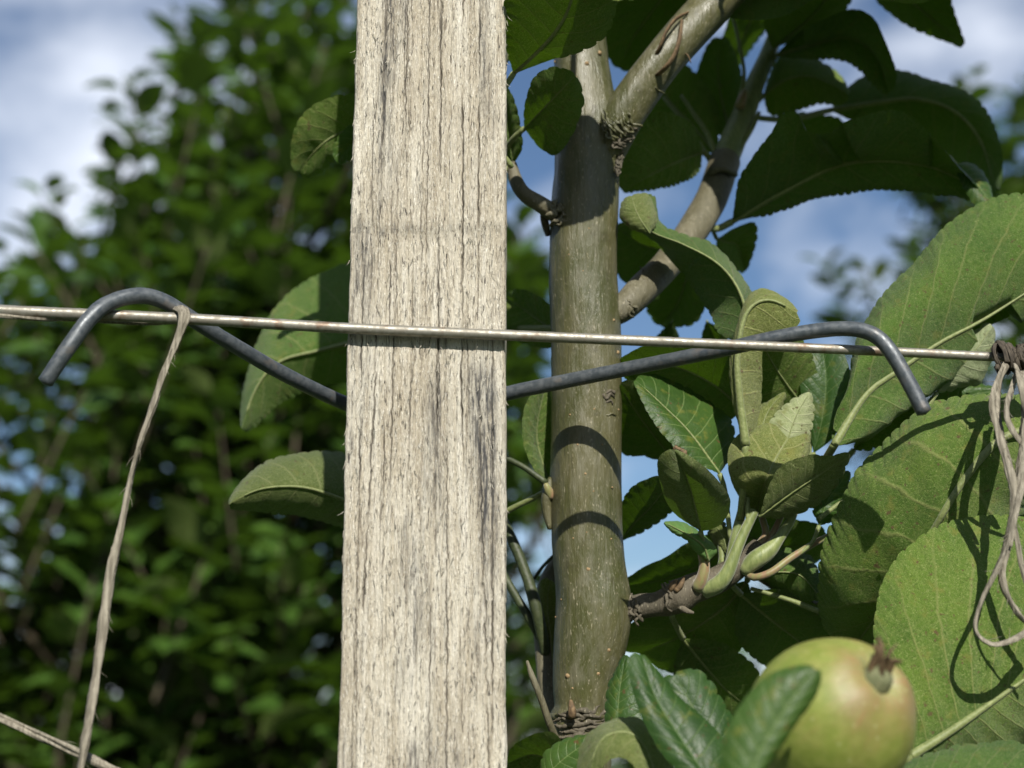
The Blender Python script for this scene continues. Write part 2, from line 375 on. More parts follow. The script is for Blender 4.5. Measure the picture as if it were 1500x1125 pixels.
# ================================================================== stake
def build_stake():
    pl, pr = P(508, 562, 0), P(741, 562, 0)
    x0, x1 = pl.x, pr.x; T = .039; ch = .0012
    y0 = D0; HZ = 2.05
    # perimeter: front (dense), right, back, left
    nf = 300
    fx = np.linspace(x0+ch, x1-ch, nf)
    per = [(x, y0, 0) for x in fx]
    per += [(x1-.0004, y0+.0004, 1), (x1, y0+ch*1.2, 1)]+[(x1, y0+t, 1) for t in np.linspace(.004, T-ch, 6)]+[(x1-ch, y0+T, 2)]
    per += [(x, y0+T, 2) for x in np.linspace(x1-.006, x0+.006, 6)]
    per += [(x0+ch, y0+T, 3)]+[(x0, y0+t, 3) for t in np.linspace(T-ch, .004, 6)]+[(x0, y0+ch*1.2, 3), (x0+.0004, y0+.0004, 3)]
    per = np.array(per); m = len(per)
    zs = np.r_[np.linspace(-.05, 1.46, 40), np.linspace(1.4605, 1.725, 620), np.linspace(1.73, HZ, 12)]
    Zg, PX = np.meshgrid(zs, per[:, 0], indexing='ij'); PYg = np.broadcast_to(per[:, 1], Zg.shape).copy(); side = np.broadcast_to(per[:, 2], Zg.shape)
    front = side < .5
    # vertical cracks: (px at y 0, px at y 560, px at y 1125, y range, depth mm, width mm)
    cracks = [(646, 640, 636, -900, 850, 1.0, .30), (679, 675, 690, -900, 720, 1.1, .30), (703, 700, 706, -900, 470, .9, .26), (704, 702, 716, 520, 2000, .7, .25),
              (566, 548, 520, -900, 1400, .5, .35), (612, 601, 590, 360, 800, .7, .24), (586, 574, 560, 300, 780, .6, .22), (628, 622, 612, -900, 560, .5, .2),
              (722, 722, 722, 380, 1500, .6, .3), (540, 528, 515, 300, 1300, .45, .25), (660, 656, 652, 620, 1500, .5, .22), (598, 585, 575, -300, 300, .5, .22)]
    for k in range(34):                                                    # many hairline checks
        xx = random.uniform(515, 735); ya = random.uniform(-250, 1000); cracks.append((xx+8, xx, xx-8, ya, ya+random.uniform(120, 420), random.uniform(.2, .45), random.uniform(.16, .24)))
    wx = lambda px, py: P(px, py, 0).x
    pyof = 562.5-F*np.tan(np.arctan2(Zg-CAM.z, y0)-PITCH)
    dep = np.zeros_like(Zg); gr = np.zeros_like(Zg)
    colx = per[:, 0]; isf = per[:, 2] < .5
    for k, (a, b, c, ya, yb, dm, wm) in enumerate(cracks):
        xa, xb, xc = wx(a, 0), wx(b, 560), wx(c, 1125)
        cs = np.where(isf & (colx > min(xa, xb, xc)-.0016) & (colx < max(xa, xb, xc)+.0016))[0]
        if len(cs) < 2: continue
        cs = slice(cs[0], cs[-1]+1); z1, p1, q1 = zs[:, None], pyof[:, :1], PX[:, cs]
        q = p1/1125.
        xc_ = np.where(q < .498, xa+(xb-xa)*q/.498, xb+(xc-xb)*(q-.498)/.502)
        xc_ = xc_+.0004*fbm(z1*25, 3.1*k)+.00022*vnoise(z1*420, 7.7*k)+.00015*vnoise(z1*1500, 3.3*k)
        wdt = .55*wm/1000*(1+.8*vnoise(z1*260, 2.2*k+50))
        w = np.clip((p1-ya)/90, 0, 1)*np.clip((yb-p1)/120, 0, 1)*np.clip(.7+.9*vnoise(z1*70, 11.1*k)+.5*vnoise(z1*300, 4.1*k), .03, 1)
        pro = np.exp(-((q1-xc_)/np.maximum(wdt, .00012))**2)
        dep[:, cs] = np.maximum(dep[:, cs], dm/1000*pro*w); gr[:, cs] = np.maximum(gr[:, cs], pro*w)
    # wide worn groove near the upper left, with its dirt
    xg = wx(572, 0)+(wx(548, 330)-wx(572, 0))*np.clip(pyof/330, -.5, 1.2)
    wg = np.exp(-((PX-xg)/.0016)**2)*np.clip((380-pyof)/160, 0, 1)
    dep = dep+.0008*wg
    rough = .00022*fbm(PX*1500, Zg*60, 3)+.00018*fbm(PX*3200, Zg*420, 5)+.0003*fbm(PX*260, Zg*9, 8)
    step = .0006*(1/(1+np.exp(-(pyof-335-8*vnoise(PX*400, 1))/4)))           # the faint saw line
    PYg = np.where(front, PYg+dep+rough+step, PYg)
    edge = .0004*fbm(Zg*40, side*7.+3)+.0003*fbm(Zg*210, side*5.+1, 0, 3)
    xs = np.where(side == 1, edge, np.where(side == 3, -edge, 0))
    PXd = PX+xs+np.where(front, edge*0, 0)
    u = (PX-x0)/(x1-x0)
    PXd = PXd+np.where(front & (u > .97), .0007*fbm(Zg*40, 10.)+.0004*fbm(Zg*210, 6., 0, 3), 0)
    stain = np.exp(-((u-.87-.03*vnoise(Zg*20, 4))/.075)**2)*np.clip((pyof-500)/60, 0, 1)*np.clip((980-pyof)/330, 0, 1)*1.7
    stain = np.maximum(stain, .85*wg)
    stain = np.maximum(stain, 1.1*np.exp(-((pyof-336-5*vnoise(PX*300, 2))/7)**2)*np.clip(1.1-u*1.2, .25, 1)*(.55+.5*vnoise(PX*900, Zg*300)))
    stain = np.maximum(stain, .8*np.exp(-((u-.09)/.05)**2)*np.clip((pyof-300)/60, 0, 1)*np.clip((520-pyof)/150, 0, 1))
    stain = np.maximum(stain, .5*np.exp(-(u/.03)**2)*np.clip((pyof-500)/100, 0, 1))
    blot = np.clip(fbm(PX*160, Zg*26, 9, 5)*2.4-.15, 0, .6)
    stain = np.maximum(stain*1.25, blot)
    stain = np.clip(stain*np.clip(.7+.8*fbm(PX*700, Zg*50, 2), 0, 1), 0, 1)
    V = np.stack([PXd, PYg, Zg], -1).reshape(-1, 3)
    Fc = grid_faces(len(zs), m, True).tolist()
    Fc.append(list(range(m))[::-1]); Fc.append([(len(zs)-1)*m+i for i in range(m)])
    root = thing('wooden_stake', 'weathered pale grey square wooden stake standing upright before the thin tree trunk', 'stake', (0.5*(x0+x1), y0+T/2, 0))
    mesh_obj('post', V, Fc, WOOD, root, None, {'grime': np.where(front, gr, 0).ravel(), 'stain': np.where(front, stain, 0).ravel()})
    # raised wood fibres and splinters on the face and along the arrises
    parts = []
    for i in range(620):
        onedge = i % 16 == 0
        z = random.uniform(1.495, 1.70); x = (random.choice((x0, x1))+random.uniform(-.0002, .0002)) if onedge else random.uniform(x0+.001, x1-.001)
        l = random.uniform(.0008, .0026); p = Vector((x, y0+.0002 if not onedge else y0+.0008, z))
        ox = random.gauss(0, .0004)+(.00025*(1 if x > (x0+x1)/2 else -1) if onedge else 0)
        pts = [(*p, .00007), (*(p+Vector((ox*.4, -.0004, -l*.5))), .00009), (*(p+Vector((ox*1.3, -.0006-random.random()*.0004, -l))), .00002)]
        parts.append(tube_data(pts, 4, n=5))
    V, Fc, uv = merge(parts)
    o = mesh_obj('splinters', V, Fc, WOOD, root); o['kind'] = 'stuff'
    return x0, x1
SX0, SX1 = build_stake()

# ================================================================== wire, rod clip, twine
WIRE_ROWS = [(-520, 425, -1.5, 19), (-200, 442, -1.1, 18.5), (0, 455, -.85, 18), (270, 467, -.45, 17.2), (511, 481, -.19, 16.6), (741, 491, -.165, 16.2), (1000, 502, .15, 15.6), (1300, 515, .45, 14.6), (1460, 523, .6, 14), (1700, 534, .8, 13.5), (2100, 555, 1.1, 13)]
ww = ptube('trellis_wire', [(x, y, z, w*.97) for x, y, z, w in WIRE_ROWS], WIRE, None, segs=20, step=.0012, disp=lambda s, th, r: r*.04*vnoise(s*900, np.cos(th)*2, np.sin(th)*2))
tag(ww, 'straight rusty tan galvanised wire stretched across the front of the stake', 'wire')
ROD_ROWS = [(66, 560, -1.35, 24), (98, 512, -1.35, 24.5), (132, 466, -1.15, 25), (162, 443, -.85, 25), (205, 433, -.45, 25), (243, 443, -.1, 24.5), (290, 473, .35, 24), (350, 510, 1.35, 23.5), (420, 550, 2.6, 23), (506, 591, 4.12, 22.5),
            (560, 604, 4.14, 22.5), (640, 604, 4.14, 22.5), (700, 592, 4.14, 22.5), (745, 576, 4.1, 22.5), (900, 544, 2.9, 22.5), (1050, 514, 1.3, 22.8), (1130, 496, .65, 23), (1200, 484, .30, 23.5), (1250, 482, .0, 23.5), (1284, 493, -.2, 24), (1308, 520, -.32, 24), (1332, 562, -.38, 24), (1354, 604, -.42, 24)]
rr = ptube('bent_rod_clip', [(x, y, z, w*.95) for x, y, z, w in ROD_ROWS], ROD, None, segs=24, step=.001, disp=lambda s, th, r: r*.03*vnoise(s*500, np.cos(th)*2, np.sin(th)*2))
tag(rr, 'dark grey bent steel rod with hooked ends clipping the stake to the wire', 'rod clip')
def strand(rows, name, parent, mat=None, fl=.45, tw=60., r0=None):
    c = px_ctrl(rows)
    main = tube_data(c, segs=20, step=.0007, flat=fl, twist=tw, rot0=random.random()*3 if r0 is None else r0,
                     disp=lambda s, th, r: r*(.18*vnoise(np.cos(th)*4+s*0, np.sin(th)*4, s*60)+.14*np.cos(th*6+.7*np.sin(s*300))+.16*vnoise(s*260, 1.)+.1*vnoise(s*900, th*3)))
    ps = [main]; cc = crom(c, 200)
    for k in range(int(len(rows)*2.5)):                                # loose fibres
        q = random.randrange(3, 190); p = Vector(cc[q][:3]); d = (Vector(cc[q+5][:3])-p).normalized(); r = cc[q][3]
        o = Vector((random.gauss(0, 1), random.gauss(0, 1), random.gauss(0, 1))).normalized(); o = (o-d*o.dot(d)).normalized(); l = random.uniform(.001, .004)
        ps.append(tube_data([(*(p+o*r*fl*.7), .00008), (*(p+o*(r*.9+.0004)+d*l*.5), .00006), (*(p+o*(r+random.uniform(.0005, .0018))+d*l), .00003)], 4, n=5))
    V, Fc, uv = merge(ps)
    return mesh_obj(name, V, Fc, mat or TWINE, parent, uv)
t1 = thing('twine', 'long strip of dry twine hanging from the wire at the left by the rod hook', 'twine', P(268, 466, -.5))
strand([(262, 463, .1, 9.69), (258, 452, -.35, 11.3), (268, 455, -.75, 14.5), (268, 470, -.85, 16.1), (258, 500, -.8, 10.5), (240, 545, -.85, 12.1), (222, 600, -.9, 15.3), (205, 650, -1., 13.7), (192, 700, -1., 10.5), (178, 770, -1.1, 13.7), (160, 850, -1.2, 15.3), (147, 950, -1.3, 12.9), (133, 1040, -1.4, 17), (117, 1130, -1.5, 17.8), (95, 1260, -1.5, 16.1), (60, 1420, -1.5, 14.5)], 'strand', t1, fl=.55, tw=38, r0=.2)
strand([(-420, 444, -.9, 8), (-100, 457, -.7, 8), (0, 463, -.95, 7), (60, 468, -.75, 8), (112, 469, -.5, 8), (200, 472, -.2, 8), (262, 470, -.2, 9)], 'strand', t1, fl=.5, tw=80)
t2 = thing('twine', 'loose double twine slanting down across the lower left corner', 'twine', P(-60, 1028, -.8))
strand([(-600, 860, -.5, 11), (-200, 975, -.7, 11), (-60, 1030, -.8, 11), (0, 1054, -.8, 10), (60, 1080, -.8, 10), (110, 1104, -.8, 9), (165, 1130, -.8, 9), (300, 1190, -.8, 9), (480, 1290, -.5, 9)], 'strand', t2, fl=.6, tw=70)
strand([(-600, 855, -.4, 8), (-200, 970, -.6, 8), (-60, 1024, -.7, 8), (0, 1048, -.7, 8), (55, 1072, -.8, 7), (110, 1097, -.85, 7), (165, 1125, -.7, 7), (300, 1192, -.7, 8), (480, 1288, -.5, 8)], 'strand', t2, fl=.6, tw=70)
t3 = thing('twine', 'bunch of dry twine knotted on the wire with loose loops at the right edge', 'twine', P(1485, 525, .6))
kn = []
for i in range(9):
    cx = 1458+i*7+random.uniform(-3, 3); ph = random.random()*6; rw = random.uniform(13, 23)
    rows = [(cx+6*math.sin(a*1.5+ph)+2*k*.4, 524+math.cos(a+ph)*rw*1.0, .62+math.sin(a+ph)*rw/58, random.uniform(8, 12)) for k, a in enumerate(np.linspace(0, 6.0, 9))]
    strand(rows, 'knot_loop', t3, SHADETW, fl=.6, tw=50)
for rows in ([(1470, 535, .3, 9), (1462, 556, -.3, 10), (1454, 582, -.6, 11), (1455, 605, -.6, 11), (1467, 647, -.65, 12), (1484, 709, -.7, 12), (1486, 745, -.75, 11), (1478, 800, -.8, 10)],
             [(1500, 545, .2, 10), (1505, 600, -.4, 14), (1499, 669, -.6, 15), (1489, 735, -.75, 17), (1470, 812, -.8, 17), (1440, 875, -.85, 14), (1429, 913, -.9, 12), (1435, 933, -.95, 12), (1460, 944, -1., 12), (1500, 927, -1., 12), (1545, 880, -.9, 12)],
             [(1488, 745, -.6, 9), (1472, 815, -.7, 11), (1468, 845, -.75, 10), (1478, 877, -.8, 9), (1502, 910, -.8, 9), (1540, 930, -.8, 9)],
             [(1490, 540, .2, 8), (1482, 571, -.3, 9), (1475, 598, -.5, 9), (1480, 624, -.55, 9), (1501, 652, -.5, 9), (1540, 680, -.4, 9)],
             [(1488, 535, 0, 9), (1495, 556, -.4, 13), (1503, 592, -.5, 13), (1520, 650, -.5, 11)],
             [(1484, 745, -.6, 8), (1490, 790, -.6, 10), (1502, 845, -.6, 10), (1530, 900, -.6, 9)],
             [(1476, 535, .3, 8), (1464, 560, .1, 9), (1461, 600, -.1, 9), (1468, 640, -.4, 8), (1482, 690, -.5, 8)]):
    strand(rows, 'strand', t3, fl=.42, tw=35)

# ================================================================== the young apple tree
DZ = 2.35                        # the tree stands a little behind the stake
TREE_BASE = P(858, 700, 5.8); TREE_BASE = Vector((TREE_BASE.x, TREE_BASE.y, 0))
tree = thing('apple_tree', 'young apple tree with smooth olive green trunk tied up behind the wooden stake', 'tree', TREE_BASE)
def bark_disp(k, nodes=()):
    def f(s, th, r):
        d = r*(.06*fbm(np.cos(th)*1.2, np.sin(th)*1.2, s*30+k)+.02*fbm(np.cos(th)*5, np.sin(th)*5, s*150+k))
        for (s0, ws, a) in nodes: d = d+r*a*np.exp(-((s-s0)/ws)**2)*(1+.5*vnoise(np.cos(th)*3, np.sin(th)*3, s*300))
        return d
    return f
TZ = 5.78
trunk_rows = [(852, 1125, TZ, 88), (850, 1060, TZ, 92), (853, 1040, TZ, 84), (855, 1000, TZ, 92), (864, 940, TZ, 108), (869, 890, TZ, 112), (864, 840, TZ, 106), (859, 780, TZ, 105), (858, 700, TZ, 105), (859, 600, TZ, 103), (858, 500, TZ, 102), (854, 400, TZ, 101), (856, 320, TZ, 101), (859, 250, TZ, 97), (860, 185, TZ, 98), (856, 140, TZ, 86), (850, 80, TZ+.1, 80), (846, 10, TZ+.2, 76), (838, -150, TZ+.5, 74), (830, -400, TZ+1, 66), (840, -700, TZ+1, 55)]
tc = px_ctrl(trunk_rows)
r0 = tc[0][3]
tc = [(TREE_BASE.x+.01, TREE_BASE.y, -.05, r0*1.7), (TREE_BASE.x+.006, TREE_BASE.y, .3, r0*1.35), (TREE_BASE.x+.002, TREE_BASE.y, .9, r0*1.15), (TREE_BASE.x, TREE_BASE.y, 1.35, r0*1.05)]+tc
V, Fc, uv = tube_data(tc, segs=56, step=.0016, disp=bark_disp(1))
trunk = mesh_obj('trunk', V, Fc, BARK, tree, uv)
TRV = V
def bump_on(rows, mat, name, parent):
    return ptube(name, rows, mat, parent, segs=20, step=.0006, disp=bark_disp(random.random()*50))
# lenticels: corky dots on the bark
lp = []
for (x, y) in [(838, 355), (860, 351), (832, 387), (852, 412), (898, 477), (816, 505), (894, 513), (904, 522), (833, 617), (844, 661), (855, 703), (867, 728), (838, 795), (857, 787), (893, 795), (859, 840), (905, 605), (884, 904), (899, 874), (821, 881), (870, 978), (874, 989), (830, 992), (837, 1010), (889, 955), (812, 905), (825, 330), (848, 440), (868, 610), (880, 660), (826, 740), (895, 720), (812, 95), (858, 110), (878, 90), (842, 130)]:
    p = P(x, y, TZ); cxp = np.interp(y, [r[1] for r in trunk_rows][::-1], [r[0] for r in trunk_rows][::-1]); w = np.interp(y, [r[1] for r in trunk_rows][::-1], [r[3] for r in trunk_rows][::-1])/2
    q = max(-.98, min(.98, (x-cxp)/w)); R = w*depth(p)/F
    c = P(cxp, y, TZ); nrm = Vector((q, -math.sqrt(1-q*q), 0)); sp = c+nrm*R
    s = random.choice((.0003, .0003, .0004, .0007))*random.uniform(.8, 1.2); tg = Vector((-nrm.y, nrm.x, 0))
    th = np.linspace(0, 2*math.pi, 9, endpoint=False); Vv = [sp+nrm*s*.55]
    for rad, hh in ((.55, .4), (1.2, -.4)):
        for a in th: Vv.append(sp+tg*math.cos(a)*s*rad*random.uniform(.8, 1.2)+Vector((0, 0, 1))*math.sin(a)*s*rad*random.uniform(.7, 1.1)+nrm*s*hh)
    Ff = [[0, 1+j, 1+(j+1) % 9] for j in range(9)]+[[1+j, 10+j, 10+(j+1) % 9, 1+(j+1) % 9] for j in range(9)]
    lp.append((np.array([tuple(v) for v in Vv]), Ff, np.zeros((len(Vv), 2))))
V, Fc, uv = merge(lp); o = mesh_obj('lenticels', V, Fc, LENT, trunk); o['kind'] = 'stuff'
def br(name, rows, mat, parent=None, k=None, segs=28, step=.0012, nodes=()):
    return ptube(name, rows, mat, parent or tree, segs=segs, step=step, disp=bark_disp(k or random.random()*60, nodes))
def wrinkles(cx, cy, w, h, z, n, parent, ang=0., seed=1, thick=7, mat=None, curve=.35):
    """ridged bark: short wavy folds wrapped over the surface; (w, h) in px, z at the front"""
    r = random.Random(seed); ps = []
    for i in range(n):
        f = (i+.5)/n-.5; rows = []; wi = w*(1-1.2*f*f)*r.uniform(.75, 1.05); sh = r.uniform(-.1, .1)*w
        for k in range(7):
            q = k/6-.5; x = q*wi+sh; y = f*h+r.uniform(-4.0, 4.0)-(q*q)*curve*h
            X = cx+x*math.cos(ang)-y*math.sin(ang); Y = cy+x*math.sin(ang)+y*math.cos(ang)
            rows.append((X, Y, z+.10+(2*q)**2*wi/2/58*.6+r.uniform(-.03, .05), thick*r.uniform(.45, 1.0)*(1-1.3*q*q)))
        ps.append(tube_data(px_ctrl(rows), 10, step=.0004, disp=lambda s, th, rr: rr*(.35*vnoise(s*1500, np.cos(th)*2, np.sin(th)*2+i)+.2*vnoise(s*4000, i))))
    V, Fc, uv = merge(ps); V = V+.00035*np.stack([vnoise(V[:, 0]*900, V[:, 1]*900, V[:, 2]*900+k) for k in (0, 31, 57)], 1); o = mesh_obj('bark_wrinkles', V, Fc, mat or BARKD, parent, uv); o['kind'] = 'stuff'; return o
# fork branch, up and to the right
fork = br('branch', [(872, 262, TZ, 40), (892, 215, TZ-.3, 56), (912, 172, TZ-.5, 62), (938, 132, TZ-.6, 62), (968, 92, TZ-.7, 60), (1003, 52, TZ-.6, 62), (1034, 18, TZ-.4, 62), (1080, -30, TZ-.2, 58), (1180, -130, TZ, 52), (1290, -260, TZ, 44), (1380, -430, TZ, 34)], BARK)
wrinkles(902, 180, 54, 46, TZ-1.2, 10, fork, .95, 2, 6, BARK)
wrinkles(912, 200, 34, 44, TZ-.98, 8, fork, .6, 3, 6)
wrinkles(907, 228, 12, 60, TZ-.72, 10, fork, .1, 4, 5)
wrinkles(945, 122, 62, 10, TZ-1.2, 1, fork, .72, 8, 4, BARK, 3.)
wrinkles(925, 152, 64, 10, TZ-1.15, 1, fork, .72, 9, 4, BARK, 3.)
for rows in ([(960, 82, TZ-1.15, 10), (968, 66, TZ-1.45, 10), (976, 46, TZ-1.55, 9), (990, 28, TZ-1.45, 8), (1008, 18, TZ-1.2, 5)],
             [(963, 110, TZ-1.2, 10), (976, 98, TZ-1.5, 11), (988, 80, TZ-1.6, 10), (996, 55, TZ-1.6, 10), (999, 30, TZ-1.35, 7)],
             [(1000, 76, TZ-1.0, 4), (1008, 82, TZ-1.1, 4), (1012, 92, TZ-1.1, 3)]):
    ptube('bud_scale', rows, DRY, fork, segs=10, step=.0006, flat=.5)
# grey side branch turning into green shoot
side = br('branch', [(880, 470, TZ, 30), (912, 452, TZ+.1, 40), (940, 425, TZ+.6, 46), (975, 390, TZ+1.6, 44), (1010, 345, TZ+2.6, 46), (1040, 295, TZ+3.4, 47), (1056, 252, TZ+4.2, 46), (1062, 235, TZ+4.5, 46)], BARK2)
wrinkles(918, 446, 44, 16, TZ-.35, 4, side, 1.0, 21, 6, BARK2)
wrinkles(948, 415, 46, 8, TZ+.25, 2, side, .9, 22, 4, BARKD)
wrinkles(1008, 345, 46, 8, TZ+2.1, 2, side, .95, 23, 4, BARKD)
shoot = br('green_shoot', [(1060, 240, TZ+4.5, 40), (1076, 200, TZ+5., 38), (1090, 165, TZ+5.5, 34), (1108, 118, TZ+6, 28), (1128, 72, TZ+6.5, 24), (1150, 10, TZ+7, 20), (1180, -90, TZ+7.5, 16), (1200, -220, TZ+8, 10)], GREENST)
br('ring_scar', [(1038, 262, TZ+3.6, 8), (1048, 250, TZ+3.25, 10), (1062, 248, TZ+3.2, 10), (1078, 256, TZ+3.6, 8)], BARK2, side, segs=12)
br('bud', [(1083, 158, TZ+4.9, 16), (1088, 143, TZ+4.9, 14), (1092, 132, TZ+5, 8)], REDST, shoot, segs=14)
# left twig above the wire
tw = br('twig', [(835, 322, TZ, 26), (812, 312, TZ-.5, 26), (790, 298, TZ-.7, 24), (768, 284, TZ-.7, 22), (756, 265, TZ-.6, 20), (750, 240, TZ-.5, 14)], BARK2)
wrinkles(818, 314, 34, 30, TZ-.95, 6, tw, -.9, 5, 8, BARK2)
br('knot', [(796, 312, TZ-.3, 10), (798, 325, TZ-.2, 12), (803, 345, TZ, 8)], BARKD, tw)
# scar, bud and twig of the lower trunk
wrinkles(884, 582, 34, 22, TZ-.94, 5, trunk, .05, 6, 7)
wrinkles(880, 600, 50, 14, TZ-.95, 3, trunk, .1, 7, 4, BARK)
br('bud', [(808, 728, TZ-.2, 16), (802, 716, TZ-.35, 12), (799, 708, TZ-.4, 6)], REDST, trunk, segs=14)
br('bark_collar', [(806, 775, TZ-.1, 8), (801, 745, TZ-.1, 16), (802, 722, TZ-.2, 16), (806, 700, TZ-.1, 6)], BARK, trunk)
wrinkles(852, 1062, 82, 44, TZ-.98, 9, trunk, -.12, 11, 8)
br('bud', [(838, 1050, TZ-1.05, 13), (838, 1040, TZ-1.15, 12), (836, 1026, TZ-1.05, 5)], DRY, trunk, segs=12)
br('twig', [(818, 1092, TZ-.4, 12), (805, 1060, TZ-.9, 11), (792, 1022, TZ-1.1, 10), (779, 990, TZ-1.2, 9), (772, 968, TZ-1.2, 4)], BARK2, segs=12)
# pale twig behind the trunk and two dark stems
br('branch', [(822, 1065, TZ+1.0, 34), (806, 1010, TZ+1.6, 34), (802, 960, TZ+2, 36), (800, 900, TZ+2.4, 38), (806, 850, TZ+2.8, 30), (830, 800, TZ+3.2, 26), (850, 700, TZ+3.6, 22)], BARK2)
# spur with its young shoots on the right
spur = br('spur', [(890, 900, TZ, 34), (915, 893, TZ-.1, 36), (940, 888, TZ-.2, 34), (968, 884, TZ-.3, 36), (990, 876, TZ-.4, 46), (1015, 862, TZ-.5, 44), (1050, 850, TZ-.5, 40), (1085, 826, TZ-.5, 34), (1112, 800, TZ-.4, 26)], BARKD, nodes=((.010, .002, .06), (.016, .0015, .1), (.021, .0015, .1)))
wrinkles(928, 893, 44, 22, TZ-.62, 6, spur, 1.5, 12, 7)
wrinkles(990, 872, 44, 40, TZ-.88, 9, spur, 1.2, 13, 7)
for rows in ([(980, 870, TZ-.7, 6), (985, 858, TZ-.85, 10), (992, 850, TZ-.85, 5)], [(992, 886, TZ-.6, 12), (1004, 894, TZ-.75, 9), (1016, 898, TZ-.8, 4)], [(990, 866, TZ-.85, 9), (998, 856, TZ-.92, 8), (1002, 844, TZ-.9, 3)]):
    br('bud_scale', rows, DRY if rows[0][1] < 880 else BARKD, spur, segs=10, step=.0006)
br('green_shoot', [(1032, 866, TZ-.7, 22), (1052, 856, TZ-.95, 24), (1066, 838, TZ-1.05, 21), (1078, 808, TZ-1.1, 17), (1090, 780, TZ-1.1, 15), (1106, 748, TZ-1.1, 13)], GREENST, spur, segs=16)
br('green_shoot', [(1066, 845, TZ-.6, 16), (1074, 800, TZ-.7, 15), (1084, 760, TZ-.7, 14), (1090, 735, TZ-.6, 12)], GREENST, spur, segs=16)
br('green_shoot', [(1020, 862, TZ-.8, 20), (1028, 848, TZ-.95, 18), (1032, 828, TZ-1., 16), (1028, 806, TZ-1., 14)], REDST, spur, segs=16)
br('green_shoot', [(1056, 830, TZ-.3, 12), (1058, 815, TZ-.25, 11), (1053, 780, TZ-.2, 10), (1050, 755, TZ-.2, 10)], GREENST, spur, segs=14)
br('swollen_shoot', [(1088, 838, TZ-.7, 18), (1104, 822, TZ-.8, 27), (1124, 808, TZ-.8, 26), (1140, 790, TZ-.75, 17), (1158, 762, TZ-.7, 13), (1168, 735, TZ-.6, 12)], GREENST, spur, segs=18)
br('green_shoot', [(1112, 800, TZ-.5, 16), (1122, 782, TZ-.5, 11), (1116, 758, TZ-.45, 10)], REDST, spur, segs=14)
br('green_shoot', [(1124, 800, TZ-.5, 14), (1134, 778, TZ-.5, 10), (1146, 752, TZ-.45, 9)], REDST, spur, segs=14)
br('petiole', [(1096, 842, TZ-.7, 10), (1106, 846, TZ-.9, 11), (1130, 838, TZ-1.0, 11), (1160, 816, TZ-.9, 10), (1200, 792, TZ-.6, 9), (1225, 780, TZ-.4, 8)], REDST, spur, segs=12)
br('petiole', [(1100, 862, TZ+.3, 6), (1140, 874, TZ+.2, 7), (1170, 884, TZ+.1, 8), (1202, 897, TZ, 8)], PETI, spur, segs=12)
# shoots outside the frame that carry the leaves of the right side and of the top
far = br('branch', [(1100, 830, TZ+.4, 24), (1180, 880, TZ+1.4, 22), (1300, 930, TZ+1.8, 22), (1450, 930, TZ+1.5, 22), (1580, 860, TZ+.6, 22), (1640, 700, TZ, 22), (1660, 450, TZ, 20), (1640, 200, TZ+.5, 18), (1620, -100, TZ+1, 14)], BARK, segs=16, step=.003)
low = br('branch', [(870, 1150, TZ, 40), (960, 1200, TZ-4, 36), (1060, 1240, TZ-8, 34), (1180, 1290, TZ-11, 34), (1330, 1290, TZ-11, 30), (1460, 1230, TZ-9, 26), (1600, 1180, TZ-6, 22)], BARK, segs=16, step=.003)

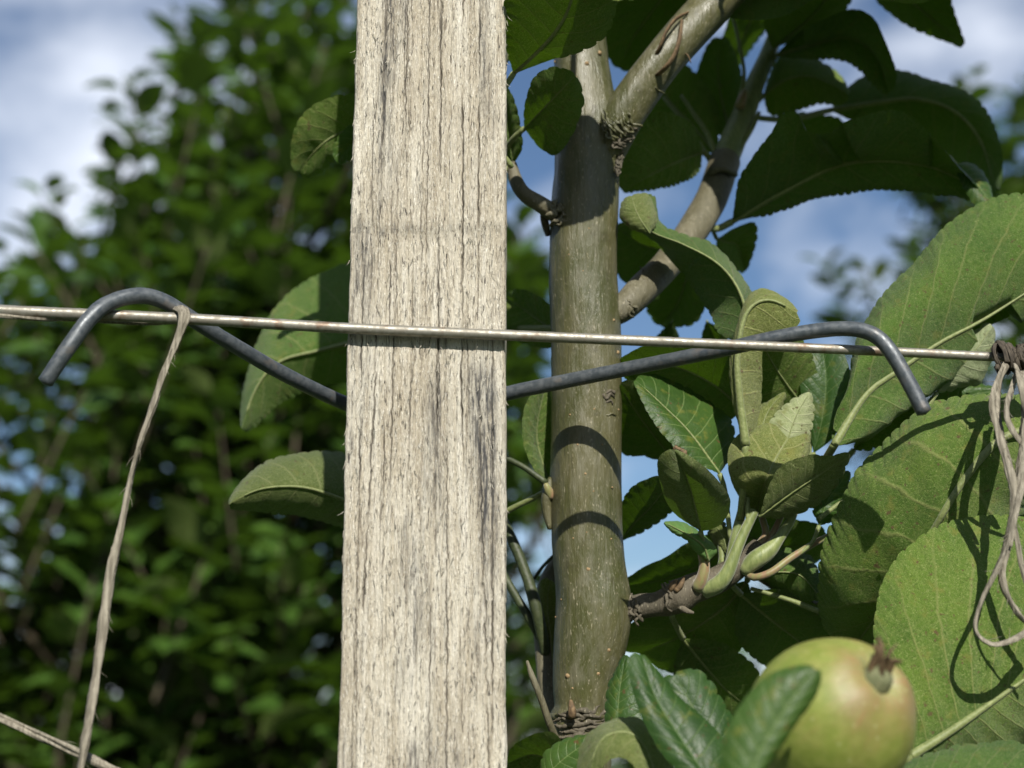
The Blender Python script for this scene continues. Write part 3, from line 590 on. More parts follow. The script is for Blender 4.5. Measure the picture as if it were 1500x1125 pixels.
# ------------------------------------------------------------------ leaves
def prof(c, t):
    if np.isscalar(c): return c*np.sin(np.pi*np.clip(t, 0, 1))**.6
    return np.interp(t, np.linspace(0, 1, len(c)), c)
def leaf(mid, L, R, z, dl=0., dr=0., side='under', mat=None, bulge=.08, teeth=.07, quilt=.022, pet=None, rib=None, nt=None, petw=9, wav=.05, parent=None, tn=0., dz=DZ):
    z = [q+dz for q in z]; tn = tn*1.3
    zz = np.interp(np.linspace(0, 1, 60), np.linspace(0, 1, len(z)), z)
    tt = np.linspace(0, 1, 60)
    m2 = crom(mid, 60); l2 = crom(L, 60); r2 = crom(R, 60)
    by = mid[0][1]; tz = lambda q: tn*(q[:, 1]-by)/60.
    m3 = [tuple(P(a, b, c)) for (a, b), c in zip(m2, zz+tz(m2))]
    l3 = [tuple(P(a, b, c)) for (a, b), c in zip(l2, zz+prof(dl, tt)+tz(l2))]
    r3 = [tuple(P(a, b, c)) for (a, b), c in zip(r2, zz+prof(dr, tt)+tz(r2))]
    ln = np.linalg.norm(np.diff(np.array(m3), axis=0), axis=1).sum()*100      # cm
    el = np.linalg.norm(np.diff(np.array(l3), axis=0), axis=1).sum()*100
    nt = nt or max(8, int(max(ln, el)/.37)); n = nt*6+1; M = 10
    m3, l3, r3 = (crom(np.array(q)[::3], n) for q in (m3, l3, r3))
    t = np.linspace(0, 1, n)
    sd_ = random.random()*100
    V = np.zeros((n, 2*M+1, 3)); UV = np.zeros((n, 2*M+1, 2))
    tooth = np.abs(np.sin(np.pi*nt*t+.4*np.sin(np.pi*2*nt*t)))**.8*(.7+.5*vnoise(t*nt*.9, sd_))*np.clip(np.minimum(t*8, 1), 0, 1)
    for sgn, e in ((-1, l3), (1, r3)):
        d = e-m3
        # normal of each half
        tg = np.gradient(m3, axis=0); nn = np.cross(tg, d); nn /= np.linalg.norm(nn, axis=1)[:, None]+1e-9
        flip = np.sign(np.sum(nn*np.array([0, -1., .2]), axis=1)); nn *= np.where(flip == 0, 1, flip)[:, None]
        du = d/(np.linalg.norm(d, axis=1)[:, None]+1e-9)
        for k in range(M+1):
            s = k/M
            p = m3+d*s
            p = p+nn*((bulge/100)*4*s*(1-s)*np.sin(np.pi*t)**.5)[:, None]
            ph = 9*(t-.17*s); q = np.abs(np.sin(np.pi*ph))**.7*min(1, s*4)*(1-.5*s)
            qs = -1 if side == 'under' else 1
            p = p+nn*((quilt/100)*qs*(q-.5)*np.sin(np.pi*t)**.4)[:, None]
            p = p+nn*((wav/100)*s*s*fbm(t*ln*.9, sd_+sgn*3, s, 3)*1.6*np.sin(np.pi*t)**.5)[:, None]
            p = p+du*((teeth/100)*tooth*s**5)[:, None]
            p = p+nn*((teeth/100)*.5*(tooth-.4)*s**6*np.sin(np.pi*t)**.5)[:, None]
            V[:, M+sgn*k] = p; UV[:, M+sgn*k, 0] = t; UV[:, M+sgn*k, 1] = .5+sgn*s*.5
    Fc = grid_faces(n, 2*M+1); Vf = V.reshape(-1, 3)
    a, b, c = Vf[Fc[:, 0]], Vf[Fc[:, 1]], Vf[Fc[:, 2]]
    fn = np.cross(b-a, c-a); cen = a-np.array(CAM)
    face = np.sum(fn*cen)            # <0: front towards camera
    want_front = side == 'upper'
    if (face < 0) != want_front: Fc = Fc[:, ::-1]
    o = mesh_obj('leaf', Vf, Fc, mat or LEAF, parent or tree, UV.reshape(-1, 2))
    if rib is None: rib = side == 'under'
    if rib:
        w0 = rib if not isinstance(rib, bool) else min(11, 1.5*ln)
        rows = [(*(Vector(m3[i])+Vector((0, -1, .1))*.00015), w0/2*(1-.8*t[i])*.4/F) for i in range(0, int(n*.94), 5)]
        if len(rows) > 2:
            Vt, Ft, ut = tube_data(rows, 10, n=len(rows)*2); mesh_obj('midrib', Vt, Ft, PETI, o, ut)
    if pet:
        rows = [(m2[0][0], m2[0][1], z[0])]+[(a, b, c+dz) for a, b, c in pet]
        rows = [(*r, petw*(1-.12*i/len(rows))) for i, r in enumerate(rows)]
        V_, F_, u_ = tube_data(px_ctrl(rows), 12, step=.0012); mesh_obj('petiole', V_, F_, PETI, o, u_)
    return o
# left of the stake
leaf([(575, 165), (520, 185), (480, 205), (452, 232), (438, 258)], [(575, 165), (548, 138), (508, 140), (470, 150), (440, 175), (427, 210), (428, 240), (438, 258)], [(575, 165), (560, 205), (525, 215), (490, 235), (470, 252), (453, 260), (438, 258)], [5, 4.2, 3.8, 3.8], -.6, .5, 'under', pet=[(640, 160, 4.6), (740, 230, 3.4), (768, 284, 2.7)], tn=0.35)
leaf([(570, 190), (535, 200), (510, 215), (497, 243)], [(570, 190), (540, 180), (515, 183), (496, 203), (489, 224), (497, 243)], [(570, 190), (550, 215), (525, 225), (508, 236), (497, 243)], [3.6, 3.2, 3, 3], -.3, .3, 'upper', pet=[(640, 200, 3.4), (740, 245, 3), (766, 284, 2.7)])
leaf([(640, 470), (560, 490), (470, 513), (410, 530), (375, 570), (350, 640)], [(640, 470), (600, 400), (545, 380), (480, 398), (425, 430), (395, 465), (375, 510), (358, 570), (350, 640)], [(640, 470), (610, 550), (540, 560), (470, 565), (410, 590), (372, 625), (350, 640)], [9, 9, 8.6, 8.6], 1.6, 1.2, 'under', wav=.08, pet=[(740, 480, 7), (830, 480, 4.2)])
leaf([(600, 765), (520, 738), (450, 715), (390, 715), (350, 730), (328, 745)], [(600, 765), (575, 690), (505, 664), (440, 664), (390, 678), (355, 704), (335, 733), (328, 745)], [(600, 765), (540, 782), (480, 765), (420, 753), (370, 748), (328, 745)], [5.5, 4.8, 4.3, 4.2], 1.6, 1.4, 'under', mat=YOUNG, bulge=.25, pet=[(680, 775, 5), (760, 740, 4), (800, 720, 3.4)])
# top left of the trunk
leaf([(752, 108), (785, 78), (812, 48), (832, 14), (850, -50), (860, -120)], [(752, 108), (744, 70), (740, 20), (748, -40), (790, -100), (860, -120)], [(752, 108), (800, 90), (850, 74), (885, 52), (900, 15), (905, -50), (885, -100), (860, -120)], [1.9, 1.7, 1.6, 1.5, 1.5], -.3, .6, 'under', pet=[(735, 140, 1.8), (722, 200, 2.4), (750, 245, 2.9)], tn=0.75, dz=0.3)
leaf([(768, 188), (795, 160), (822, 132), (845, 108)], [(768, 188), (770, 150), (785, 112), (812, 100), (845, 108)], [(768, 188), (790, 215), (815, 226), (838, 195), (853, 150), (845, 108)], [1.6, 1.2, .9, .8], -.2, .5, 'under', pet=[(750, 205, 2), (742, 225, 2.6), (750, 250, 2.9)], petw=8, tn=0.5, dz=2.9)
leaf([(752, 240), (748, 200), (742, 160), (735, 120)], [(752, 240), (735, 210), (725, 160), (735, 120)], [(752, 240), (764, 215), (760, 175), (750, 140), (735, 120)], [3.2, 3.4, 3.6, 3.8], 0, -.3, 'under', tn=0.7)
leaf([(742, 92), (755, 50), (775, 10), (800, -40)], [(742, 92), (735, 40), (745, -20), (800, -40)], [(742, 92), (775, 60), (805, 20), (815, -15), (800, -40)], [2.4, 2.6, 2.8, 3], .3, -.3, 'under', tn=0.7)
# dark leaves behind the fork
leaf([(1000, -40), (960, 10), (925, 60), (905, 105)], [(1000, -40), (935, -30), (892, 10), (882, 60), (905, 105)], [(1000, -40), (1012, 20), (985, 60), (950, 95), (905, 105)], [5.2, 5.6, 6, 6.2], -.8, .3, 'under', pet=[(1030, -60, 4.6), (1080, -30, 3.5)], tn=0.6)
leaf([(1030, 222), (990, 238), (950, 258), (908, 282)], [(1030, 222), (1010, 180), (960, 166), (918, 200), (905, 245), (908, 282)], [(1030, 222), (1020, 255), (985, 270), (945, 278), (908, 282)], [7.6, 6.6, 6, 5.8], -.8, .2, 'under', pet=[(1045, 235, 7.9), (1060, 245, 8)], tn=0.8)
leaf([(1135, -40), (1105, 20), (1075, 80), (1035, 150)], [(1135, -40), (1085, -10), (1060, 50), (1035, 110), (1035, 150)], [(1135, -40), (1135, 20), (1100, 70), (1065, 122), (1035, 150)], [9, 10, 11, 11.5], -.5, .5, 'under', pet=[(1150, 10, 10), (1145, 30, 10.2)], tn=0.7)
leaf([(1050, 225), (1010, 180), (975, 140), (950, 90)], [(1050, 225), (1000, 215), (955, 180), (935, 130), (950, 90)], [(1050, 225), (1050, 160), (1020, 110), (985, 85), (950, 90)], [9, 9.6, 10, 10.5], -.2, .5, 'under', pet=[(1058, 238, 8.4), (1062, 245, 8)], tn=0.5)
leaf([(1075, 215), (1060, 160), (1052, 110), (1055, 50)], [(1075, 215), (1035, 175), (1020, 120), (1035, 70), (1055, 50)], [(1075, 215), (1090, 160), (1085, 105), (1070, 65), (1055, 50)], [9.4, 10.4, 11, 11.5], -.3, .5, 'under', tn=0.5)
for rows in ([(1050, 250, 8, 8), (1020, 205, 8.1, 7), (995, 170, 8.3, 6), (972, 143, 8.6, 5)], [(1055, 245, 8, 8), (1038, 200, 8, 7), (1015, 165, 8.2, 6), (998, 140, 8.5, 5)], [(1082, 150, 8.5, 7), (1090, 110, 8.4, 6), (1082, 60, 8.3, 5), (1070, 10, 8.3, 5)], [(1066, 250, 7.8, 9), (1084, 215, 8, 10), (1100, 190, 8.3, 8), (1112, 165, 8.6, 6)]):
    br('petiole', [(a, b, c+DZ, w) for a, b, c, w in rows], PETI, shoot, segs=10)
# upper right cluster
leaf([(1132, 72), (1165, 45), (1200, 12), (1240, -50)], [(1132, 72), (1120, 30), (1130, -25), (1180, -60), (1240, -50)], [(1132, 72), (1180, 52), (1228, 25), (1252, -15), (1240, -50)], [9.5, 9, 8.6, 8.4], -.6, .5, 'under', petw=12, pet=[(1125, 85, 9.8), (1118, 98, 9.9)], tn=0.6)
leaf([(1135, 82), (1190, 66), (1245, 56), (1285, 85), (1304, 142)], [(1135, 82), (1170, 48), (1215, 25), (1248, 14), (1278, 25), (1296, 60), (1312, 108), (1304, 142)], [(1135, 82), (1180, 86), (1225, 86), (1255, 98), (1280, 122), (1304, 142)], [9.6, 8.6, 8, 7.6, 7.4], -.8, .2, 'under', bulge=.2, petw=11, pet=[(1126, 94, 9.8), (1118, 106, 9.9)], tn=0.5)
leaf([(1240, -90), (1310, -20), (1365, 28), (1416, 73)], [(1240, -90), (1310, -90), (1375, -40), (1398, 20), (1416, 73)], [(1240, -90), (1270, -20), (1310, 24), (1360, 50), (1416, 73)], [8.4, 8, 7.6, 7.4], -.5, .5, 'under', pet=[(1200, -150, 9), (1185, -120, 10.5)], tn=0.6)
leaf([(1118, 140), (1150, 118), (1185, 112), (1220, 125), (1247, 142)], [(1118, 140), (1138, 88), (1170, 81), (1205, 94), (1232, 112), (1247, 142)], [(1118, 140), (1130, 168), (1165, 162), (1200, 150), (1228, 154), (1247, 142)], [9.6, 9.3, 9, 8.8], 1.0, .8, 'under', bulge=.1, pet=[(1108, 150, 9.4), (1098, 165, 9)])
leaf([(1215, 162), (1290, 150), (1345, 146), (1400, 165), (1440, 215), (1462, 300)], [(1215, 162), (1255, 118), (1310, 103), (1365, 117), (1410, 132), (1445, 165), (1468, 225), (1462, 300)], [(1215, 162), (1270, 185), (1330, 205), (1380, 240), (1425, 275), (1462, 300)], [10.5, 10, 9.6, 9.4, 9.2], [.2, .9, .9, .2, -.4, -.5], 1.5, 'under', bulge=.15, pet=[(1150, 175, 9.8), (1088, 170, 9)])
leaf([(1072, 325), (1150, 280), (1240, 240), (1340, 240), (1410, 265), (1457, 302)], [(1072, 325), (1085, 262), (1125, 200), (1160, 160), (1192, 200), (1250, 175), (1310, 160), (1360, 195), (1400, 238), (1430, 272), (1457, 302)], [(1072, 325), (1130, 311), (1200, 291), (1290, 278), (1380, 285), (1457, 302)], [6.8, 6.4, 6.1, 6, 6], -1.6, .5, 'under', bulge=.2, wav=.1, pet=[(1050, 335, 6.8), (1025, 330, 6)], petw=11, tn=0.3)
leaf([(1140, 170), (1180, 195), (1205, 210), (1235, 225)], [(1140, 170), (1165, 165), (1200, 168), (1235, 180), (1235, 225)], [(1140, 170), (1165, 205), (1200, 230), (1235, 225)], [11, 11.5, 12, 12], -.2, .6, 'under', tn=0.5)
leaf([(1400, 240), (1425, 262), (1455, 302)], [(1400, 240), (1425, 240), (1448, 265), (1455, 302)], [(1400, 240), (1410, 270), (1430, 300), (1455, 302)], [5.5, 5.2, 5], .6, 0, 'upper', pet=[(1380, 225, 6.2), (1340, 235, 6.3)], petw=6, dz=2.3)
# large sunlit leaves on the right
leaf([(1222, 652), (1267, 580), (1313, 545), (1377, 502), (1443, 467), (1540, 405)], [(1222, 652), (1243, 610), (1244, 555), (1258, 490), (1300, 425), (1340, 385), (1380, 337), (1425, 305), (1475, 288), (1530, 300), (1540, 405)], [(1222, 652), (1270, 640), (1305, 603), (1340, 572), (1385, 535), (1440, 485), (1500, 448), (1540, 405)], [2.2, 2.6, 3.0, 3.2, 3.2], [.1, .5, .8, .7, .4, .1], 1.6, 'under', rib=13, bulge=.75, quilt=.08, pet=[(1205, 680, 3.5), (1185, 715, 4.2), (1168, 735, 4.6)], petw=12, dz=0.9, wav=.16)
leaf([(1500, 630), (1457, 650), (1406, 712), (1366, 778), (1320, 850), (1240, 962)], [(1500, 630), (1510, 585), (1460, 578), (1390, 584), (1320, 626), (1258, 690), (1230, 750), (1205, 810), (1203, 900), (1240, 962)], [(1500, 630), (1520, 690), (1490, 760), (1420, 850), (1340, 930), (1240, 962)], [.8, .8, 1.0, 1.8, 3.4, 6.5], [.2, 1.1, 1.4, .9, .2, 0], [.5, 1.8, 2.2, 1.6, .4], 'under', rib=13, bulge=.5, quilt=.08, pet=[(1560, 610, 1.4), (1640, 640, 3.2)], petw=12, dz=0.8, wav=.16)
leaf([(1334, 1108), (1400, 1066), (1460, 1024), (1545, 965)], [(1334, 1108), (1305, 1040), (1284, 960), (1283, 900), (1300, 838), (1345, 792), (1400, 765), (1470, 757), (1540, 780), (1575, 860), (1545, 965)], [(1334, 1108), (1400, 1120), (1470, 1110), (1530, 1060), (1545, 965)], [-.6, -.4, .0, .3], [.1, .4, .9, 1.2, 1.0, .5], 2.0, 'under', rib=14, bulge=.35, quilt=.08, pet=[(1300, 1135, -1), (1250, 1200, -3), (1230, 1290, -5)], petw=13, dz=0.8, wav=.16)
leaf([(1300, 1150), (1380, 1140), (1450, 1130), (1560, 1140)], [(1300, 1150), (1335, 1115), (1390, 1097), (1440, 1089), (1500, 1090), (1560, 1140)], [(1300, 1150), (1380, 1180), (1470, 1180), (1560, 1140)], [-1.6, -1.4, -1.2, -1], .8, -.3, 'under', pet=[(1270, 1180, -2.5), (1270, 1285, -5.5)], dz=0.3)
leaf([(1372, 575), (1400, 545), (1430, 512), (1456, 474)], [(1372, 575), (1385, 540), (1410, 505), (1440, 478), (1456, 474)], [(1372, 575), (1410, 568), (1438, 560), (1452, 520), (1456, 474)], [3.4, 3.2, 3.0, 3.0], .3, .5, 'under', mat=PALE, wav=.18, bulge=.1, quilt=.05, pet=[(1350, 610, 3.4), (1300, 680, 3.4), (1200, 760, 3)], petw=7, dz=1.2)
leaf([(1350, 650), (1380, 610), (1420, 580), (1470, 572)], [(1350, 650), (1350, 605), (1385, 568), (1430, 562), (1470, 572)], [(1350, 650), (1400, 640), (1450, 610), (1470, 572)], [4.2, 4, 3.8, 3.6], .2, -.3, 'upper')
leaf([(1250, 660), (1280, 628), (1315, 606), (1370, 590)], [(1250, 660), (1262, 620), (1300, 596), (1340, 588), (1370, 590)], [(1250, 660), (1300, 650), (1340, 630), (1370, 590)], [4.4, 4.1, 3.9, 3.8], -.4, -.2, 'under', pet=[(1215, 700, 4), (1170, 740, 3.2)], tn=0.6)
leaf([(1192, 664), (1205, 610), (1210, 560), (1205, 505)], [(1192, 664), (1182, 610), (1172, 560), (1182, 510), (1205, 505)], [(1192, 664), (1220, 640), (1246, 590), (1245, 545), (1230, 510), (1205, 505)], [3.3, 3.2, 3.2, 3.3], .1, -.2, 'upper', bulge=.05, teeth=.01, pet=[(1185, 700, 3), (1168, 735, 2.8)], petw=7)
leaf([(1200, 770), (1212, 735), (1228, 712), (1246, 688)], [(1200, 770), (1192, 745), (1206, 715), (1225, 696), (1246, 688)], [(1200, 770), (1220, 760), (1240, 725), (1246, 688)], [2.6, 2.6, 2.7, 2.8], .2, .2, 'upper', pet=[(1185, 800, 2.6), (1130, 838, 2.5)], petw=6)
# curled leaf right of the trunk
leaf([(1078, 500), (1092, 462), (1078, 418), (1048, 384), (1000, 358), (952, 338), (912, 300)], [(1078, 500), (1108, 470), (1106, 436), (1080, 395), (1045, 358), (1000, 343), (968, 325), (955, 286), (912, 300)], [(1078, 500), (1056, 488), (1038, 452), (1010, 412), (980, 378), (950, 348), (908, 320), (912, 300)], [2.4, 2.3, 2.3, 2.4, 2.6, 2.8], [.2, 1.3, 1.6, 1.4, .9, .5, .2], [.2, 1.2, 1.6, 1.6, 1.2, .5], 'under', bulge=.04, wav=.04, rib=6, pet=[(1090, 560, 2.4), (1092, 650, 2.4), (1096, 770, 2.3)], petw=8)
leaf([(1092, 652), (1083, 580), (1080, 520), (1094, 458), (1128, 440), (1176, 463)], [(1092, 652), (1074, 590), (1069, 525), (1086, 452), (1112, 423), (1150, 436), (1176, 463)], [(1092, 652), (1112, 612), (1116, 555), (1120, 505), (1164, 480), (1176, 463)], [1.7, 1.6, 1.5, 1.4, 1.3, 1.2], [.1, .2, .3, .6, .7, .2], [.2, .8, .8, .5, .2, 0], 'under', mat=YOUNG, rib=15, bulge=.05, teeth=.02, pet=[(1090, 700, 1.9), (1084, 760, 2.6)], petw=11)
leaf([(1054, 694), (1012, 636), (975, 598), (926, 552)], [(1054, 694), (1074, 660), (1072, 620), (1042, 590), (1000, 566), (960, 550), (926, 552)], [(1054, 694), (1010, 672), (975, 638), (945, 595), (926, 552)], [2.6, 2.5, 2.6, 2.8], [.3, 1.0, 1.3, .9, .3], -.35, 'upper', rib=5, bulge=.1, pet=[(1062, 720, 2.7), (1070, 790, 2.8)], petw=8)
leaf([(1090, 600), (1040, 560), (980, 535), (900, 530)], [(1090, 600), (1085, 530), (1020, 500), (950, 505), (900, 530)], [(1090, 600), (1050, 620), (980, 600), (930, 570), (900, 530)], [4.2, 4.2, 4.4, 4.6], -.6, .2, 'under', pet=[(1095, 660, 3.6), (1090, 730, 2.9)], tn=0.8)
leaf([(1000, 690), (960, 640), (930, 600), (905, 560)], [(1000, 690), (1000, 640), (965, 585), (930, 560), (905, 560)], [(1000, 690), (950, 668), (915, 664), (895, 610), (905, 560)], [5.2, 5.2, 5.2, 5.2], -.2, .5, 'under', pet=[(1040, 740, 4.2), (1060, 830, 3)], tn=0.8)
leaf([(1180, 600), (1150, 560), (1125, 520), (1110, 480)], [(1180, 600), (1130, 620), (1095, 560), (1095, 500), (1110, 480)], [(1180, 600), (1195, 550), (1175, 500), (1140, 475), (1110, 480)], [3.9, 3.9, 3.9, 3.8], 0, .3, 'under', pet=[(1185, 660, 3.4), (1165, 740, 2.9)], tn=0.8)
leaf([(952, 342), (940, 325), (930, 305), (925, 285)], [(952, 342), (925, 335), (909, 318), (912, 295), (925, 285)], [(952, 342), (962, 322), (958, 300), (948, 283), (925, 285)], [2.3, 2.2, 2.3, 2.6], .3, .5, 'under', mat=YOUNG, bulge=.1)
# young fuzzy leaves of the spur
leaf([(1108, 756), (1118, 715), (1140, 665), (1184, 598)], [(1108, 756), (1075, 715), (1066, 665), (1086, 635), (1130, 618), (1184, 598)], [(1108, 756), (1150, 752), (1176, 712), (1186, 655), (1184, 598)], [3.8, 1.5, 1.9, 3.0], [.1, .2, .6, .9, .4], .5, 'under', mat=YOUNG, bulge=.3, teeth=.015, rib=5)
leaf([(1112, 757), (1160, 722), (1205, 692), (1248, 661)], [(1112, 757), (1140, 690), (1185, 668), (1215, 669), (1248, 661)], [(1112, 757), (1160, 755), (1205, 732), (1232, 695), (1248, 661)], [1.6, 1.8, 2, 2.1], -.2, .4, 'under', rib=5, mat=YOUNG, tn=0.6)
leaf([(1150, 660), (1160, 625), (1172, 598), (1188, 572)], [(1150, 660), (1128, 628), (1150, 595), (1188, 572)], [(1150, 660), (1180, 640), (1190, 610), (1188, 572)], [2.0, 2.0, 2.1, 2.2], .3, .3, 'under', mat=PALE, pet=[(1140, 700, 2.2), (1146, 752, 2.6)])
leaf([(1110, 660), (1118, 620), (1130, 595), (1152, 572)], [(1110, 660), (1100, 630), (1112, 600), (1152, 572)], [(1110, 660), (1132, 640), (1142, 605), (1152, 572)], [2.3, 2.3, 2.4, 2.5], .2, .2, 'under', mat=YOUNG)
leaf([(1026, 778), (1016, 735), (1004, 695), (985, 655)], [(1026, 778), (985, 748), (968, 710), (964, 672), (985, 655)], [(1026, 778), (1056, 768), (1070, 735), (1050, 702), (1015, 672), (985, 655)], [2.1, 1.8, 1.6, 1.8], -.3, [.1, .5, .2, -.1, .2], 'under', mat=YOUNG, bulge=.18, teeth=.012, rib=5, pet=[(1030, 800, 2.2), (1030, 830, 2.4)], petw=8, tn=1.2)
leaf([(984, 664), (992, 660), (1000, 668), (1010, 675)], [(984, 664), (990, 655), (1002, 660), (1010, 675)], [(984, 664), (992, 672), (1002, 676), (1010, 675)], [1.5, 1.4, 1.4, 1.5], 0, 0, 'under', mat=DRY, rib=False)
leaf([(1038, 822), (1030, 800), (1005, 782), (970, 764)], [(1038, 822), (1050, 805), (1030, 782), (1000, 764), (970, 764)], [(1038, 822), (1018, 808), (1005, 790), (985, 780), (970, 764)], [2.2, 1.9, 1.7, 1.6], .8, .1, 'upper', mat=YOUNG, bulge=.05, teeth=.02, rib=4)
leaf([(1065, 812), (1060, 790), (1048, 770), (1035, 760)], [(1065, 812), (1048, 795), (1038, 775), (1035, 760)], [(1065, 812), (1072, 790), (1060, 768), (1035, 760)], [3, 3, 3.1, 3.1], .3, .1, 'under', mat=YOUNG)
# dark leaves behind the spur
leaf([(1075, 800), (1020, 830), (965, 850), (900, 860)], [(1075, 800), (1045, 782), (1005, 798), (975, 818), (940, 832), (900, 860)], [(1075, 800), (1050, 870), (980, 890), (930, 885), (900, 860)], [5, 5, 5.2, 5.4], -.5, .3, 'under', pet=[(1090, 815, 4.2), (1090, 825, 3.4)], tn=0.8)
leaf([(1095, 850), (1060, 890), (1000, 930), (930, 960)], [(1095, 850), (1020, 870), (950, 895), (905, 940), (930, 960)], [(1095, 850), (1110, 920), (1060, 965), (990, 985), (930, 960)], [4.5, 4.6, 5, 5.4], -.3, .4, 'under', pet=[(1095, 835, 3.8), (1090, 828, 3.2)], tn=0.8)
leaf([(1085, 870), (1120, 900), (1165, 935), (1225, 985)], [(1085, 870), (1150, 865), (1205, 895), (1240, 940), (1225, 985)], [(1085, 870), (1080, 930), (1120, 975), (1180, 995), (1225, 985)], [4.2, 4.4, 4.6, 4.8], -.6, .2, 'under', pet=[(1075, 860, 3.6), (1065, 848, 3.1)], tn=0.8)
leaf([(1080, 780), (1110, 790), (1150, 800), (1215, 795)], [(1080, 780), (1110, 755), (1160, 762), (1200, 770), (1215, 795)], [(1080, 780), (1110, 825), (1160, 835), (1200, 820), (1215, 795)], [5.4, 5.6, 5.8, 6], -.4, .2, 'under', pet=[(1085, 800, 4.4), (1090, 822, 3.2)], tn=0.8)
leaf([(905, 795), (930, 765), (955, 740), (990, 695)], [(905, 795), (910, 745), (925, 716), (955, 700), (990, 695)], [(905, 795), (945, 775), (985, 745), (990, 695)], [6, 5.6, 5.2, 5], -.4, .2, 'under', pet=[(890, 810, 5.2), (870, 830, 4.2)], petw=8, tn=0.8)
leaf([(925, 752), (955, 742), (975, 735), (1000, 725)], [(925, 752), (950, 735), (978, 725), (1000, 725)], [(925, 752), (950, 758), (980, 750), (1000, 725)], [6.4, 6.2, 6, 6], .4, .1, 'upper')
leaf([(1110, 842), (1145, 838), (1175, 845), (1205, 880)], [(1110, 842), (1140, 808), (1180, 812), (1200, 842), (1205, 880)], [(1110, 842), (1140, 865), (1175, 878), (1205, 880)], [3.6, 3.4, 3.3, 3.2], .6, .6, 'under', pet=[(1100, 843, 3.3), (1094, 840, 3)], petw=7)
leaf([(1000, 935), (1040, 985), (1075, 1020), (1125, 1050)], [(1000, 935), (1060, 945), (1110, 985), (1125, 1050)], [(1000, 935), (990, 990), (1030, 1045), (1085, 1065), (1125, 1050)], [6, 6.2, 6.4, 6.6], -.3, .5, 'under', tn=.5, pet=[(985, 905, 5), (985, 890, 4)])
# left of the trunk
leaf([(812, 720), (795, 680), (786, 630), (800, 560)], [(812, 720), (785, 690), (766, 640), (772, 590), (800, 560)], [(812, 720), (815, 670), (812, 610), (800, 560)], [4.6, 5, 5.4, 5.8], -.5, .3, 'under', tn=0.6)
leaf([(835, 500), (805, 480), (770, 455), (735, 432)], [(835, 500), (815, 455), (770, 425), (735, 432)], [(835, 500), (800, 510), (755, 495), (725, 470), (735, 432)], [5.4, 6, 6.8, 7.4], -.4, .2, 'under', tn=0.6)
for rows in ([(735, 668, 3.4, 9), (765, 683, 3.2, 9), (790, 700, 3.1, 10), (800, 708, 3.1, 11)], [(725, 740, 5.5, 14), (750, 790, 5.2, 15), (770, 840, 5, 16), (785, 890, 4.9, 18), (800, 960, 5.2, 16)], [(715, 800, 6, 12), (748, 860, 5.6, 12), (775, 905, 5.3, 13), (800, 950, 5.3, 12)], [(782, 848, 6, 5), (795, 830, 6, 5), (815, 810, 6, 5)]):
    br('stem', [(a, b, c+DZ, w) for a, b, c, w in rows], DKST, segs=12)
leaf([(812, 985), (806, 930), (802, 885), (806, 845)], [(812, 985), (790, 950), (786, 890), (792, 852), (806, 845)], [(812, 985), (826, 930), (826, 880), (806, 845)], [5, 5.2, 5.3, 5.4], .2, .2, 'under', mat=YOUNG, teeth=.01)
# behind the curled leaf and side branch
leaf([(1000, 372), (965, 365), (935, 355), (900, 330)], [(1000, 372), (975, 335), (935, 322), (900, 330)], [(1000, 372), (960, 402), (920, 415), (895, 380), (900, 330)], [6.5, 6.8, 7, 7.2], -.4, .3, 'under', pet=[(1010, 360, 6.2), (1015, 345, 6)], petw=6, tn=0.7)
leaf([(1015, 365), (1005, 410), (990, 450), (965, 480)], [(1015, 365), (975, 400), (948, 445), (965, 480)], [(1015, 365), (1035, 420), (1020, 470), (965, 480)], [6.6, 6.9, 7.2, 7.6], .2, -.5, 'under', pet=[(1020, 350, 6.3), (1022, 335, 6.2)], petw=6, tn=0.7)
leaf([(1050, 350), (1065, 355), (1080, 360), (1092, 400)], [(1050, 350), (1075, 335), (1106, 328), (1104, 365), (1092, 400)], [(1050, 350), (1052, 375), (1070, 392), (1092, 400)], [7.5, 8, 8.4, 8.6], -.2, -.3, 'under', pet=[(1043, 335, 7.2), (1035, 310, 6.9)], petw=6, tn=0.7)
leaf([(985, 470), (978, 495), (968, 520), (955, 555)], [(985, 470), (966, 490), (952, 520), (955, 555)], [(985, 470), (994, 495), (985, 525), (955, 555)], [7.4, 7.6, 7.8, 8], 0, -.3, 'under', tn=0.7)
leaf([(1035, 470), (1045, 490), (1052, 515), (1050, 560)], [(1035, 470), (1028, 500), (1034, 530), (1050, 560)], [(1035, 470), (1062, 490), (1066, 530), (1050, 560)], [7, 7.2, 7.4, 7.6], 0, -.3, 'under', tn=0.7)
# bottom, nearer leaves
leaf([(905, 1090), (905, 1050), (908, 1010), (917, 955)], [(905, 1090), (889, 1060), (891, 1015), (903, 980), (917, 955)], [(905, 1090), (935, 1060), (935, 1010), (917, 955)], [.6, .7, .9, 1.2], .3, -.1, 'upper', bulge=.06, dz=1.2)
leaf([(1050, 1160), (1000, 1085), (960, 1020), (938, 952)], [(1050, 1160), (985, 1120), (945, 1060), (924, 1000), (922, 962), (938, 952)], [(1050, 1160), (1066, 1100), (1035, 1055), (995, 1020), (965, 985), (938, 952)], [-3, -2.6, -2.2, -1.8], -.1, .3, 'upper', bulge=.1, teeth=.015, pet=[(1065, 1190, -3.4), (1090, 1235, -4)], petw=10, dz=0)
leaf([(1062, 1130), (1040, 1080), (1015, 1035), (985, 985)], [(1062, 1130), (1010, 1090), (975, 1040), (968, 1000), (985, 985)], [(1062, 1130), (1072, 1065), (1050, 1015), (1020, 982), (985, 985)], [-1.6, -1.4, -1.2, -1.], .2, .3, 'upper', quilt=.02, pet=[(1070, 1180, -2.4), (1080, 1245, -4)], petw=9, dz=0)
